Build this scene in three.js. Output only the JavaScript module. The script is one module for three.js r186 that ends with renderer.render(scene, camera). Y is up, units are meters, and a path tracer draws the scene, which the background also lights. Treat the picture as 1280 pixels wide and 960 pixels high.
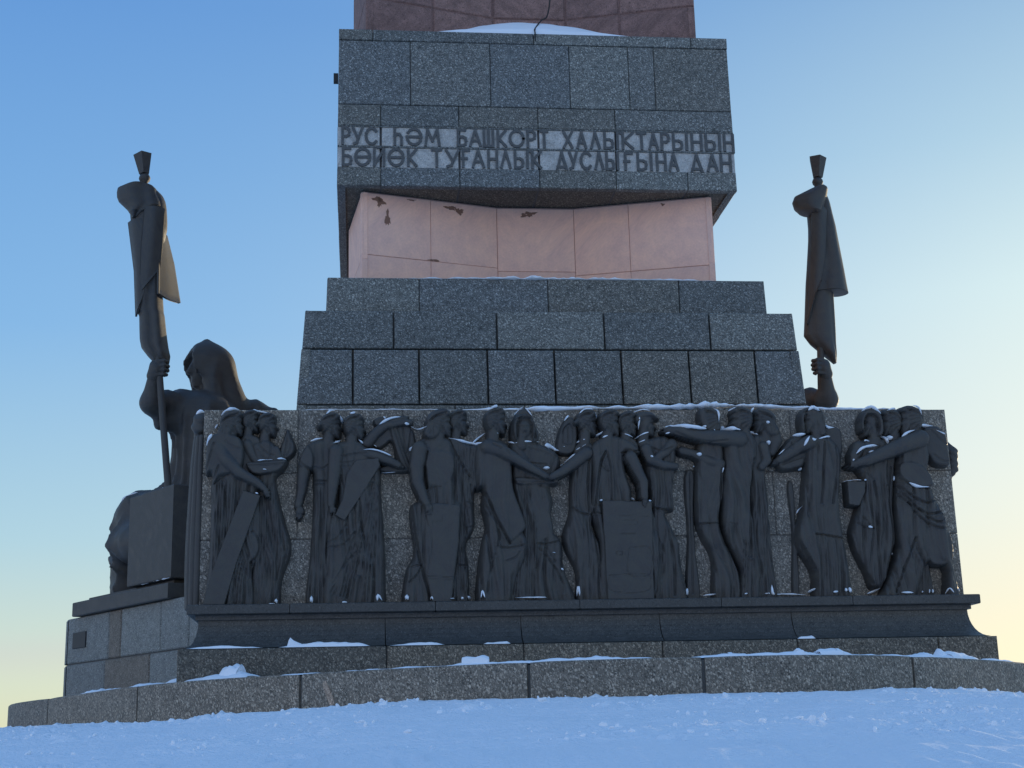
import * as THREE from 'three';
import { mergeGeometries } from 'three/addons/utils/BufferGeometryUtils.js';
import { ImprovedNoise } from 'three/addons/math/ImprovedNoise.js';

// ------------------------------------------------------------------ camera, sky, sun, exposure
const scene = new THREE.Scene();
const D2R = Math.PI / 180;
const camera = new THREE.PerspectiveCamera(29.09, 4 / 3, 0.1, 3000);
camera.position.set(-3.1, -0.7, 19.7);
camera.rotation.set(13.963 * D2R, -6.1 * D2R, -1.4 * D2R, 'YXZ');

const SUN_AZ = 42, SUN_EL = 4.8;                     // degrees to the right of -z, degrees up
const sunDir = new THREE.Vector3(Math.sin(SUN_AZ * D2R) * Math.cos(SUN_EL * D2R), Math.sin(SUN_EL * D2R), -Math.cos(SUN_AZ * D2R) * Math.cos(SUN_EL * D2R));

function lerp(a, b, t) { return a + (b - a) * t; }
function ramp(nodes, x) {                            // nodes [x, r, g, b]
  if (x <= nodes[0][0]) return nodes[0].slice(1);
  for (let i = 1; i < nodes.length; i++) if (x <= nodes[i][0]) {
    let t = (x - nodes[i - 1][0]) / (nodes[i][0] - nodes[i - 1][0]);
    return [1, 2, 3].map(k => lerp(nodes[i - 1][k], nodes[i][k], t));
  }
  return nodes[nodes.length - 1].slice(1);
}
const SKY_SUN = [[0, 1.35, 1.08, 0.66], [5, 1.13, 1.02, 0.75], [10, 1.0, 1.02, 0.88], [16.4, 0.83, 0.97, 0.91], [22, 0.53, 0.73, 0.82], [28, 0.32, 0.515, 0.72], [45, 0.19, 0.39, 0.73], [90, 0.15, 0.35, 0.74]];
const SKY_MID = [[0, 0.76, 0.74, 0.46], [3, 0.655, 0.75, 0.61], [8, 0.41, 0.64, 0.76], [16, 0.21, 0.455, 0.785], [28, 0.125, 0.318, 0.69], [45, 0.13, 0.325, 0.73], [90, 0.15, 0.35, 0.74]];
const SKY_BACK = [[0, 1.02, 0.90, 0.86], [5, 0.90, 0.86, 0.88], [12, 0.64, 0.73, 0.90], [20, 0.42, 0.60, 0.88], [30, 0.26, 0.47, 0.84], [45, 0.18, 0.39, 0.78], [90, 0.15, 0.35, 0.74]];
{
  const W = 1024, H = 512, data = new Float32Array(W * H * 4);
  const sunAz = Math.atan2(sunDir.z, sunDir.x);
  for (let j = 0; j < H; j++) {
    const el = Math.max(0, ((j + 0.5) / H - 0.5) * 180);
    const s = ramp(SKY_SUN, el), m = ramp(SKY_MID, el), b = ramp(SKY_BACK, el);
    for (let i = 0; i < W; i++) {
      let d = Math.abs(((i + 0.5) / W - 0.5) * 2 * Math.PI - sunAz); if (d > Math.PI) d = 2 * Math.PI - d;
      d /= D2R;
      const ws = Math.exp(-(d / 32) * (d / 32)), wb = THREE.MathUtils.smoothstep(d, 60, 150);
      const o = (j * W + i) * 4;
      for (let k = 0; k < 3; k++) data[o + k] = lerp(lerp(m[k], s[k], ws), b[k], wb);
      data[o + 3] = 1;
    }
  }
  const t = new THREE.DataTexture(data, W, H, THREE.RGBAFormat, THREE.FloatType);
  t.mapping = THREE.EquirectangularReflectionMapping; t.magFilter = THREE.LinearFilter; t.minFilter = THREE.LinearFilter; t.wrapS = THREE.RepeatWrapping;
  t.needsUpdate = true;
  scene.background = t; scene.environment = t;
}
const sun = new THREE.DirectionalLight(new THREE.Color().setRGB(1, 0.80, 0.52), 3.2);
sun.position.copy(sunDir).multiplyScalar(90).add(new THREE.Vector3(0, 0, -6)); sun.target.position.set(0, 0, -6);
sun.castShadow = true; sun.shadow.mapSize.set(4096, 4096);
Object.assign(sun.shadow.camera, { left: -30, right: 30, top: 40, bottom: -20, near: 1, far: 200 });
scene.add(sun, sun.target);
const renderer = new THREE.WebGLRenderer({ antialias: true });
renderer.toneMapping = THREE.LinearToneMapping;
renderer.toneMappingExposure = 1.0;
renderer.shadowMap.enabled = true;

// ------------------------------------------------------------------ helpers
function rng(seed) { let s = seed >>> 0; return () => { s = (s + 0x6D2B79F5) >>> 0; let t = Math.imul(s ^ (s >>> 15), 1 | s); t = (t + Math.imul(t ^ (t >>> 7), 61 | t)) ^ t; return ((t ^ (t >>> 14)) >>> 0) / 4294967296; }; }
const noi = new ImprovedNoise();
function fbm(x, y, z, o = 4) { let s = 0, a = 0.5, f = 1; for (let i = 0; i < o; i++) { s += a * noi.noise(x * f, y * f, z * f); a *= 0.5; f *= 2.03; } return s; }
const taken = new Set();
function numbered(name) { let n = name, k = 0; while (taken.has(n)) n = name + '_' + String(++k).padStart(3, '0'); taken.add(n); return n; }
function shade(o) { o.traverse(c => { if (c.isMesh) { c.castShadow = true; c.receiveShadow = true; } }); return o; }
function mesh(name, geo, mat, parent) {
  const m = new THREE.Mesh(geo, mat); m.name = parent ? name : numbered(name); m.castShadow = m.receiveShadow = true; (parent || scene).add(m); return m;
}
function thing(name, label, category, group) {
  const g = new THREE.Group(); g.name = numbered(name); g.userData = { label, category }; if (group) g.userData.group = group; scene.add(g); return g;
}
function tag(m, label, category, group) { m.userData.label = label; m.userData.category = category; if (group) m.userData.group = group; return m; }
function soup(tris, uvs) {                           // flat-shaded triangle list
  const g = new THREE.BufferGeometry();
  g.setAttribute('position', new THREE.Float32BufferAttribute(tris, 3));
  g.setAttribute('uv', new THREE.Float32BufferAttribute(uvs, 2));
  g.computeVertexNormals(); return g;
}
const V = (x, y, z) => new THREE.Vector3(x, y, z);
// one dressed stone: quad [[s,t] x4, counter-clockwise] on the face (O, U, T, N), joint gap g, chamfer c, depth d
const brand = rng(77);
function stone(O, U, T, N, quad, d = 0.12, g = 0.006, c = 0.012, proud) {
  const pr = proud === undefined ? (brand() - 0.5) * 0.008 : proud;
  const cx = quad.reduce((a, q) => a + q[0], 0) / 4, cy = quad.reduce((a, q) => a + q[1], 0) / 4;
  const ins = (q, k) => [q[0] + Math.sign(cx - q[0]) * k, q[1] + Math.sign(cy - q[1]) * k];
  const out = quad.map(q => ins(q, g)), inn = quad.map(q => ins(q, g + c));
  const W = (q, n) => O.clone().addScaledVector(U, q[0]).addScaledVector(T, q[1]).addScaledVector(N, n);
  const F = inn.map(q => W(q, pr)), M = out.map(q => W(q, pr - c)), B = out.map(q => W(q, -d));
  const ou = brand() * 7, ov = brand() * 7, p = [], uv = [];
  const tri = (a, b, e, ua, ub, ue) => { p.push(a.x, a.y, a.z, b.x, b.y, b.z, e.x, e.y, e.z); uv.push(ua[0] + ou, ua[1] + ov, ub[0] + ou, ub[1] + ov, ue[0] + ou, ue[1] + ov); };
  const qd = (a, b, e, f, ua, ub, ue, uf) => { tri(a, b, e, ua, ub, ue); tri(a, e, f, ua, ue, uf); };
  qd(F[0], F[1], F[2], F[3], inn[0], inn[1], inn[2], inn[3]);
  for (let i = 0; i < 4; i++) {
    const k = (i + 1) % 4;
    qd(M[i], M[k], F[k], F[i], out[i], out[k], inn[k], inn[i]);
    const off = q => [q[0] * 1.0 + (i % 2 ? d : 0), q[1] + (i % 2 ? 0 : d)];
    qd(B[i], B[k], M[k], M[i], off(out[i]), off(out[k]), out[k], out[i]);
  }
  return soup(p, uv);
}
function rect(s0, t0, s1, t1) { return [[s0, t0], [s1, t0], [s1, t1], [s0, t1]]; }
function boxUV(w, h, d, x = 0, y = 0, z = 0) {       // box with uv in metres
  const g = new THREE.BoxGeometry(w, h, d); const P = g.attributes.position, N = g.attributes.normal, u = g.attributes.uv;
  for (let i = 0; i < P.count; i++) { const nx = Math.abs(N.getX(i)), ny = Math.abs(N.getY(i)); u.setXY(i, nx > 0.5 ? P.getZ(i) : P.getX(i), ny > 0.5 ? P.getZ(i) : P.getY(i)); }
  g.translate(x, y, z); return g;
}

// ------------------------------------------------------------------ materials
function toTex(data, n, srgb, rep) {
  const t = new THREE.DataTexture(data, n, n, THREE.RGBAFormat); t.wrapS = t.wrapT = THREE.RepeatWrapping; t.magFilter = THREE.LinearFilter; t.minFilter = THREE.LinearMipmapLinearFilter; t.generateMipmaps = true; t.anisotropy = 8;
  if (srgb) t.colorSpace = THREE.SRGBColorSpace; t.repeat.set(rep, rep); t.needsUpdate = true; return t;
}
const s8 = v => { v = Math.max(0, Math.min(1, v)); return Math.round(255 * (v <= 0.0031308 ? 12.92 * v : 1.055 * Math.pow(v, 1 / 2.4) - 0.055)); };
// granite: mineral grains as scattered oriented flecks over a mottled ground; tile = metres per repeat
function granite(seed, base, lights, darks, o = {}) {
  const n = 1024, tile = o.tile || 2.4, r = rng(seed), a = new Float32Array(n * n * 3), hb = new Float32Array(n * n);
  const per = 6;
  for (let y = 0; y < n; y++) for (let x = 0; x < n; x++) {
    const ax = x / n * 2 * Math.PI, ay = y / n * 2 * Math.PI;
    const m = fbm(Math.cos(ax) * per * 0.4 + seed, Math.sin(ax) * per * 0.4 + Math.cos(ay) * per * 0.4, Math.sin(ay) * per * 0.4, 3);
    const k = 1 + m * (o.mottle ?? 0.5), i = y * n + x, f = (r() - 0.5) * 0.25;
    for (let c = 0; c < 3; c++) a[i * 3 + c] = base[c] * (k + f);
    hb[i] = 0.5 + (r() - 0.5) * 0.2;
  }
  const fleck = (col, cnt, r0, r1, hh) => {
    for (let q = 0; q < cnt; q++) {
      const cx = r() * n, cy = r() * n, rl = lerp(r0, r1, r() * r()), rw = rl * (0.3 + 0.4 * r());
      const an = (o.dir ?? 0.9) + (r() - 0.5) * (o.spread ?? 1.6), ca = Math.cos(an), sa = Math.sin(an), al = 0.35 + 0.6 * r(), R = Math.ceil(rl);
      const jx = 0.5 + r(), tn = 0.7 + 0.6 * r();
      for (let dy = -R; dy <= R; dy++) for (let dx = -R; dx <= R; dx++) {
        const u = (dx * ca + dy * sa) / rl, v = (-dx * sa + dy * ca) / rw, e = Math.abs(u) ** (1 + jx) + v * v;
        if (e > 1) continue;
        const i = (((cy + dy) & (n - 1)) * n + ((cx + dx) & (n - 1))), w = al * Math.min(1, (1 - e) * 2.5);
        for (let c = 0; c < 3; c++) a[i * 3 + c] = lerp(a[i * 3 + c], col[c] * tn, w);
        hb[i] = lerp(hb[i], hh, w);
      }
    }
  };
  const px = n / tile;                               // pixels per metre
  const mid = lights.map((v, c) => (v + base[c]) * 0.5);
  fleck(darks, o.nd || 9000, 0.006 * px, 0.022 * px, 0.3);
  fleck(mid, o.nm || 9000, 0.005 * px, (o.big || 0.024) * px, 0.6);
  fleck(lights, o.nl || 7000, 0.004 * px, (o.big || 0.024) * 0.8 * px, 0.78);
  fleck(darks, (o.nd || 9000) * 0.5, 0.004 * px, 0.014 * px, 0.25);
  fleck(lights.map(v => v * 1.35), o.ns || 2200, 0.003 * px, 0.009 * px, 0.9);
  const d = new Uint8Array(n * n * 4), b = new Uint8Array(n * n * 4);
  for (let i = 0; i < n * n; i++) { for (let c = 0; c < 3; c++) d[i * 4 + c] = s8(a[i * 3 + c]); d[i * 4 + 3] = 255; const h = Math.max(0, Math.min(255, hb[i] * 255)); b[i * 4] = b[i * 4 + 1] = b[i * 4 + 2] = h; b[i * 4 + 3] = 255; }
  return { map: toTex(d, n, true, 1 / tile), bumpMap: toTex(b, n, false, 1 / tile), bumpScale: o.bump ?? 0.006, roughness: o.rough ?? 0.75, metalness: 0 };
}
const std = (p, tint) => { const m = new THREE.MeshStandardMaterial(p); if (tint) m.color.setRGB(...tint); return m; };
const darkGran = granite(11, [0.125, 0.128, 0.118], [0.46, 0.46, 0.42], [0.040, 0.043, 0.040], { dir: -0.6, nl: 7600, ns: 2600 });
const brownGran = granite(23, [0.175, 0.150, 0.118], [0.54, 0.46, 0.36], [0.065, 0.057, 0.046], { big: 0.028, nl: 7600, dir: -1.1, rough: 0.8 });
const greyGran = granite(31, [0.19, 0.187, 0.165], [0.42, 0.41, 0.37], [0.085, 0.083, 0.076], { big: 0.02, nl: 7000, rough: 0.8 });
const polish = granite(47, [0.072, 0.072, 0.068], [0.13, 0.13, 0.12], [0.035, 0.035, 0.033], { big: 0.02, rough: 0.5, bump: 0.002 });
const redGran = granite(53, [0.25, 0.145, 0.12], [0.36, 0.22, 0.19], [0.14, 0.08, 0.07], { big: 0.016, mottle: 0.8, rough: 0.8 });
const variants = (p, arr) => arr.map(t => std(p, t));
const M = {
  dark: variants(darkGran, [[1, 1, 1], [0.84, 0.86, 0.88], [1.12, 1.12, 1.1], [0.95, 0.92, 0.88], [0.92, 0.95, 1.0]]),
  wall: variants(brownGran, [[0.92, 0.95, 1], [0.85, 0.88, 0.93], [1, 1, 1]]),
  kerb: variants(brownGran, [[1, 1, 1], [0.93, 0.93, 0.93], [1.06, 1.03, 1]]),
  grey: variants(greyGran, [[1, 1, 1], [0.92, 0.92, 0.93], [1.05, 1.04, 1.02]]),
  brown: std(greyGran, [0.86, 0.72, 0.62]),
  socle: variants(polish, [[1, 1, 1], [1.12, 1.1, 1.06], [0.9, 0.92, 0.95]]),
  base: variants(brownGran, [[0.62, 0.62, 0.6], [0.7, 0.68, 0.64], [0.55, 0.56, 0.56]]),
  red: variants(redGran, [[1, 1, 1], [0.88, 0.88, 0.9], [1.1, 1.06, 1.05]]),
  joint: std({ roughness: 1 }, [0.13, 0.128, 0.12]),
  pinkJoint: std({ roughness: 1 }, [0.48, 0.30, 0.25]),
  mortar: std({ roughness: 1 }, [0.12, 0.115, 0.11]),
  bracket: std({ roughness: 0.6 }, [0.02, 0.02, 0.02]),
};
function bronzeTex() {                               // patina: mottled dark brown to black with dull and rubbed spots
  const n = 512, d = new Uint8Array(n * n * 4), ro = new Uint8Array(n * n * 4), b = new Uint8Array(n * n * 4), r = rng(5);
  for (let y = 0; y < n; y++) for (let x = 0; x < n; x++) {
    const ax = x / n * 2 * Math.PI, ay = y / n * 2 * Math.PI, i = (y * n + x) * 4;
    const m = fbm(Math.cos(ax) * 1.6, Math.sin(ax) * 1.6 + Math.cos(ay) * 1.6, Math.sin(ay) * 1.6, 5), f = fbm(Math.cos(ax) * 9 + 4, Math.sin(ax) * 9 + Math.cos(ay) * 9, Math.sin(ay) * 9 + 7, 3);
    const k = 1 + 0.55 * m + 0.35 * f + (r() - 0.5) * 0.1;
    d[i] = s8(0.058 * k); d[i + 1] = s8(0.053 * k); d[i + 2] = s8(0.047 * k * (1 - 0.15 * m)); d[i + 3] = 255;
    const q = Math.max(0, Math.min(255, 255 * (0.62 + 0.25 * m + 0.2 * f))); ro[i] = ro[i + 1] = ro[i + 2] = q; ro[i + 3] = 255;
    const h = 128 + 110 * f + 40 * (r() - 0.5); b[i] = b[i + 1] = b[i + 2] = Math.max(0, Math.min(255, h)); b[i + 3] = 255;
  }
  return { map: toTex(d, n, true, 1 / 1.3), roughnessMap: toTex(ro, n, false, 1 / 1.3), bumpMap: toTex(b, n, false, 1 / 1.3), bumpScale: 0.004, roughness: 1, metalness: 0.0 };
}
const bt = bronzeTex(); M.bronze = std(bt); 
M.snow = new THREE.MeshStandardMaterial({ roughness: 0.9 }); M.snow.color.setRGB(0.88, 0.92, 0.96);
{                                                    // pink stucco: fine grain, hairline dirt, dull patches
  const n = 1024, d = new Uint8Array(n * n * 4), b = new Uint8Array(n * n * 4), r = rng(9);
  for (let y = 0; y < n; y++) for (let x = 0; x < n; x++) {
    const ax = x / n * 2 * Math.PI, ay = y / n * 2 * Math.PI, i = (y * n + x) * 4;
    const m = fbm(Math.cos(ax) * 2, Math.sin(ax) * 2 + Math.cos(ay) * 2, Math.sin(ay) * 2 + 3, 5), f = fbm(Math.cos(ax) * 14, Math.sin(ax) * 14 + Math.cos(ay) * 14, Math.sin(ay) * 14, 3);
    const k = 1 + 0.22 * m + 0.14 * f + (r() - 0.5) * 0.06;
    d[i] = s8(0.84 * k); d[i + 1] = s8(0.52 * k); d[i + 2] = s8(0.405 * k * (1 - 0.1 * m)); d[i + 3] = 255;
    b[i] = b[i + 1] = b[i + 2] = Math.max(0, Math.min(255, 128 + 150 * f + 30 * (r() - 0.5))); b[i + 3] = 255;
  }
  M.pink = variants({ map: toTex(d, n, true, 1 / 3.1), bumpMap: toTex(b, n, false, 1 / 3.1), bumpScale: 0.003, roughness: 0.85 }, [[1, 1, 1], [0.93, 0.94, 0.95], [1.04, 1.02, 1.0]]);
  M.peel = std({ roughness: 0.95 }, [0.24, 0.13, 0.09]);
  M.lightBand = std(granite(61, [0.46, 0.45, 0.42], [0.62, 0.61, 0.57], [0.30, 0.29, 0.27], { big: 0.018, rough: 0.9, bump: 0.01, mottle: 0.7 }));
}
M.letter = std(polish, [1.1, 1.12, 1.15]);
M.scar = std(greyGran, [1.9, 1.45, 1.2]);
M.ledge = variants(polish, [[0.66, 0.66, 0.66], [0.72, 0.7, 0.68]]);
const pick = (arr, k) => arr[Math.abs(Math.floor(k)) % arr.length];
// snow lying along a line of points: flattened lumpy tube, tapering at both ends
function snowStrip(pts, ru, rv, seed = 1, nAround = 7) {
  const c = new THREE.CatmullRomCurve3(pts, false, 'centripetal'), L = c.getLength(), n = Math.max(6, Math.min(120, Math.ceil(L / 0.03))), g = [], idx = [], uv = [];
  for (let i = 0; i <= n; i++) {
    const t = i / n, p = c.getPoint(t), tp = Math.pow(Math.max(0, Math.sin(Math.PI * t)), 0.55) * (0.72 + 0.9 * noi.noise(t * L * 6 + seed * 7.3, seed, 0.5));
    const tan = c.getTangent(t), side = V(0, 0, 1).cross(tan).normalize(); if (side.lengthSq() < 0.1) side.set(0, 1, 0);
    const w = Math.max(0.02, tp);
    for (let k = 0; k < nAround; k++) {
      const a = k / nAround * 2 * Math.PI, jit = 1 + 0.3 * noi.noise(t * L * 14 + seed, k * 1.7, seed);
      const q = p.clone().addScaledVector(side, Math.cos(a) * rv * w * jit).add(V(0, 0, Math.sin(a) * ru * w * jit));
      g.push(q.x, q.y, q.z); uv.push(t * L, k / nAround);
      if (i < n) { const A = i * nAround + k, B = i * nAround + (k + 1) % nAround; idx.push(A, B, A + nAround, B, B + nAround, A + nAround); }
    }
  }
  const q = new THREE.BufferGeometry(); q.setAttribute('position', new THREE.Float32BufferAttribute(g, 3)); q.setAttribute('uv', new THREE.Float32BufferAttribute(uv, 2)); q.setIndex(idx); q.computeVertexNormals(); return q;
}

// heap of snow: low ridge along base points, across = direction over the ledge, h(t) its height
function snowHeap(base, across, w, h, seed = 1) {
  const c = new THREE.CatmullRomCurve3(base), L = c.getLength(), n = Math.max(10, Math.ceil(L / 0.025)), m = 8, P = [], UV = [], I = [];
  for (let i = 0; i <= n; i++) {
    const t = i / n, b = c.getPoint(t), ac = typeof across === 'function' ? across(b) : across, e = Math.min(1, t * 7, (1 - t) * 7), hh = Math.max(0.002, h * e * (0.8 + 0.9 * fbm(t * L * 3 + seed * 5.1, seed, 0.3, 4) + 0.2 * Math.sin(t * 5 + seed)));
    for (let k = 0; k <= m; k++) { const u = k / m * 2 - 1, y = hh * Math.pow(Math.max(0, 1 - u * u), 0.6) * (1 + 0.35 * noi.noise(t * L * 9, u * 2, seed)); P.push(b.x + ac.x * u * w, b.y + y - 0.006, b.z + ac.z * u * w); UV.push(t * L, u * w); if (i < n && k < m) { const a = i * (m + 1) + k; I.push(a, a + 1, a + m + 1, a + 1, a + m + 2, a + m + 1); } }
  }
  const g = new THREE.BufferGeometry(); g.setAttribute('position', new THREE.Float32BufferAttribute(P, 3)); g.setAttribute('uv', new THREE.Float32BufferAttribute(UV, 2)); g.setIndex(I); g.computeVertexNormals(); return g;
}

// ------------------------------------------------------------------ terrain
const KERB = [[-8.7, -5.55], [-7.76, -3.64], [-6.85, -1.9], [-5.94, -0.22], [-4.76, 1.18], [-3.73, 1.9], [-2.45, 2.72], [-1.29, 3.33], [-0.32, 3.61], [0.65, 3.75], [1.76, 3.78], [3.15, 3.21], [4.09, 2.52], [5.3, 1.38], [7.3, -1.2], [8.9, -4.6], [9.6, -9.5], [8.9, -13.8], [6.2, -17.2], [0, -19], [-6.2, -17.4], [-9.0, -14], [-9.5, -10.6], [-9.2, -7.9]];
const kerbCurve = new THREE.CatmullRomCurve3(KERB.map(p => V(p[0], 0, p[1])), true, 'centripetal');
const kerbPts = kerbCurve.getSpacedPoints(260);
const SNOWLINE = [[-8.85, -0.25], [-8.67, -0.22], [-7.74, -0.17], [-6.84, -0.19], [-5.92, -0.26], [-4.74, -0.3], [-3.73, -0.22], [-3.26, -0.16], [-2.45, -0.13], [-1.3, -0.14], [-0.34, -0.16], [0.62, -0.14], [1.73, -0.15], [3.11, -0.11], [3.51, -0.12], [4.05, -0.21], [4.72, -0.27], [5.25, -0.24], [7.5, -0.25]];
function tab(T, x) { if (x <= T[0][0]) return T[0][1]; for (let i = 1; i < T.length; i++) if (x <= T[i][0]) { let t = (x - T[i - 1][0]) / (T[i][0] - T[i - 1][0]); t = t * t * (3 - 2 * t); return lerp(T[i - 1][1], T[i][1], t); } return T[T.length - 1][1]; }
function kerbDist(x, z) {                            // signed distance to the kerb line, negative inside, and nearest x
  let best = 1e9, bx = 0, inside = false; const n = kerbPts.length - 1;
  for (let i = 0; i < n; i++) {
    const a = kerbPts[i], b = kerbPts[i + 1], ex = b.x - a.x, ez = b.z - a.z;
    let t = ((x - a.x) * ex + (z - a.z) * ez) / (ex * ex + ez * ez); t = t < 0 ? 0 : t > 1 ? 1 : t;
    const qx = a.x + ex * t, qz = a.z + ez * t, d = (x - qx) ** 2 + (z - qz) ** 2;
    if (d < best) { best = d; bx = qx; }
    if ((a.z > z) !== (b.z > z) && x < a.x + (z - a.z) / (b.z - a.z) * (b.x - a.x)) inside = !inside;
  }
  return [inside ? -Math.sqrt(best) : Math.sqrt(best), bx];
}
function groundY(x, z) {
  const [d, bx] = kerbDist(x, z); const t = Math.max(d, 0);
  let y = tab(SNOWLINE, bx) * Math.exp(-t / 1.4) - 0.075 * (1 - Math.exp(-t / 1.4));
  y -= t < 8 ? 0.105 * t : t < 30 ? 0.84 + 0.155 * (t - 8) : 4.25 + 1.2 * (1 - Math.exp(-(t - 30) / 12));
  if (d < -0.4) y -= 0.3;
  const near = 1 / (1 + Math.max(0, t - 12) * 0.2);
  y += near * (0.10 * fbm(x * 0.32, 1.5, z * 0.32, 3) * Math.min(1, t / 2) + 0.045 * fbm(x * 1.1 + 9, 4.5, z * 1.5, 3) * Math.min(1, 0.3 + t / 1.5));
  if (t < 14) {
    y += 0.024 * fbm(x * 3.3, 2.2, z * 6.5, 4) + 0.014 * Math.max(0, fbm(x * 10 + 3, 7.1, z * 12, 2)) * 2;
    const cl = Math.max(0, fbm(x * 1.3 + 20, 3.3, z * 1.3, 2) + 0.05);                // patches of broken crust
    y += 0.20 * cl * Math.max(0, noi.noise(x * 8, 5.5, z * 8) - 0.15) + 0.13 * cl * Math.max(0, noi.noise(x * 17, 1.5, z * 17) - 0.1) + 0.012 * Math.max(0, noi.noise(x * 12, 8.5, z * 15) - 0.2);
    const tx = x - 0.55, tz = z - 4.4;                                                 // tread marks of a snow shovel or sledge
    if (Math.abs(tx) < 1.0 && Math.abs(tz) < 0.5) { const q = tx < 0.25 ? tx * 0.97 + tz * 0.25 : tx * 0.75 + tz * 0.66; y += 0.010 * Math.sin(q * 62) * Math.min(1, (1.0 - Math.abs(tx)) * 4) * Math.min(1, (0.5 - Math.abs(tz)) * 5); }
  }
  return y;
}
{
  const xs = [], zs = [];
  const seg = (A, a, b, s) => { for (let v = a; v < b - 1e-6; v += s) A.push(v); };
  seg(xs, -420, -60, 40); seg(xs, -60, -16, 4); seg(xs, -16, -9.6, 0.4); seg(xs, -9.6, 6.4, 0.04); seg(xs, 6.4, 16, 0.3); seg(xs, 16, 60, 4); seg(xs, 60, 421, 40);
  seg(zs, -420, -60, 40); seg(zs, -60, -24, 3); seg(zs, -24, -10, 0.5); seg(zs, -10, -1, 0.15); seg(zs, -1, 9.2, 0.04); seg(zs, 9.2, 24, 0.3); seg(zs, 24, 64, 4); seg(zs, 64, 421, 40);
  const nx = xs.length, nz = zs.length, P = new Float32Array(nx * nz * 3), U = new Float32Array(nx * nz * 2), I = [];
  for (let j = 0; j < nz; j++) for (let i = 0; i < nx; i++) { const k = j * nx + i; P[k * 3] = xs[i]; P[k * 3 + 1] = groundY(xs[i], zs[j]); P[k * 3 + 2] = zs[j]; U[k * 2] = xs[i]; U[k * 2 + 1] = zs[j]; if (i < nx - 1 && j < nz - 1) I.push(k, k + nx, k + 1, k + 1, k + nx, k + nx + 1); }
  const g = new THREE.BufferGeometry(); g.setAttribute('position', new THREE.BufferAttribute(P, 3)); g.setAttribute('uv', new THREE.BufferAttribute(U, 2)); g.setIndex(I); g.computeVertexNormals();
  const n = 512, b = new Uint8Array(n * n * 4), r = rng(15);
  for (let y = 0; y < n; y++) for (let x = 0; x < n; x++) { const ax = x / n * 2 * Math.PI, ay = y / n * 2 * Math.PI, i = (y * n + x) * 4; const f = fbm(Math.cos(ax) * 8, Math.sin(ax) * 8 + Math.cos(ay) * 8, Math.sin(ay) * 8, 4); b[i] = b[i + 1] = b[i + 2] = Math.max(0, Math.min(255, 128 + 160 * f + 50 * (r() - 0.5))); b[i + 3] = 255; }
  const sm = M.snow.clone(); sm.bumpMap = toTex(b, n, false, 1 / 1.7); sm.bumpScale = 0.02;
  mesh('snow_ground', g, sm).userData.kind = 'structure';
}
{                                                    // terrace inside the kerb
  const sh = new THREE.Shape(); kerbPts.forEach((p, i) => { const k = 1; const x = p.x * 0.975, y = -(p.z + 9) * 0.975 + 9; i ? sh.lineTo(x, y) : sh.moveTo(x, y); });
  const g = new THREE.ShapeGeometry(sh); g.rotateX(-Math.PI / 2); g.translate(0, 0.235, 0);
  mesh('terrace', g, M.snow).userData.kind = 'structure';
}
const ROW1 = [['Р',-3.40,0.16],['У',-3.22,0.20],['С',-3.00,0.24],['Һ',-2.51,0.16],['Ә',-2.30,0.29],['М',-1.98,0.28],['Б',-1.42,0.18],['А',-1.21,0.22],['Ш',-0.97,0.20],['К',-0.73,0.18],['О',-0.52,0.28],['Р',-0.21,0.17],['Т',0.02,0.16],['Х',0.42,0.19],['А',0.66,0.19],['Л',0.90,0.19],['Ы',1.14,0.27],['Ҡ',1.46,0.22],['Т',1.72,0.19],['А',1.93,0.19],['Р',2.15,0.17],['Ы',2.36,0.28],['Н',2.69,0.21],['Ы',2.94,0.29],['Ң',3.27,0.20]] ;
const ROW2 = [['Б',-3.39,0.18],['Ө',-3.18,0.29],['Й',-2.86,0.21],['Ө',-2.61,0.29],['К',-2.28,0.18],['Т',-1.87,0.20],['У',-1.63,0.26],['Ғ',-1.34,0.15],['А',-1.17,0.23],['Н',-0.90,0.19],['Л',-0.68,0.20],['Ы',-0.44,0.26],['Ҡ',-0.14,0.19],['Д',0.29,0.21],['У',0.51,0.17],['Ҫ',0.71,0.23],['Л',0.96,0.18],['Ы',1.16,0.24],['Ғ',1.49,0.16],['Ы',1.71,0.28],['Н',2.05,0.19],['А',2.27,0.19],['Д',2.66,0.23],['А',2.95,0.21],['Н',3.19,0.21]] ;
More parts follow.
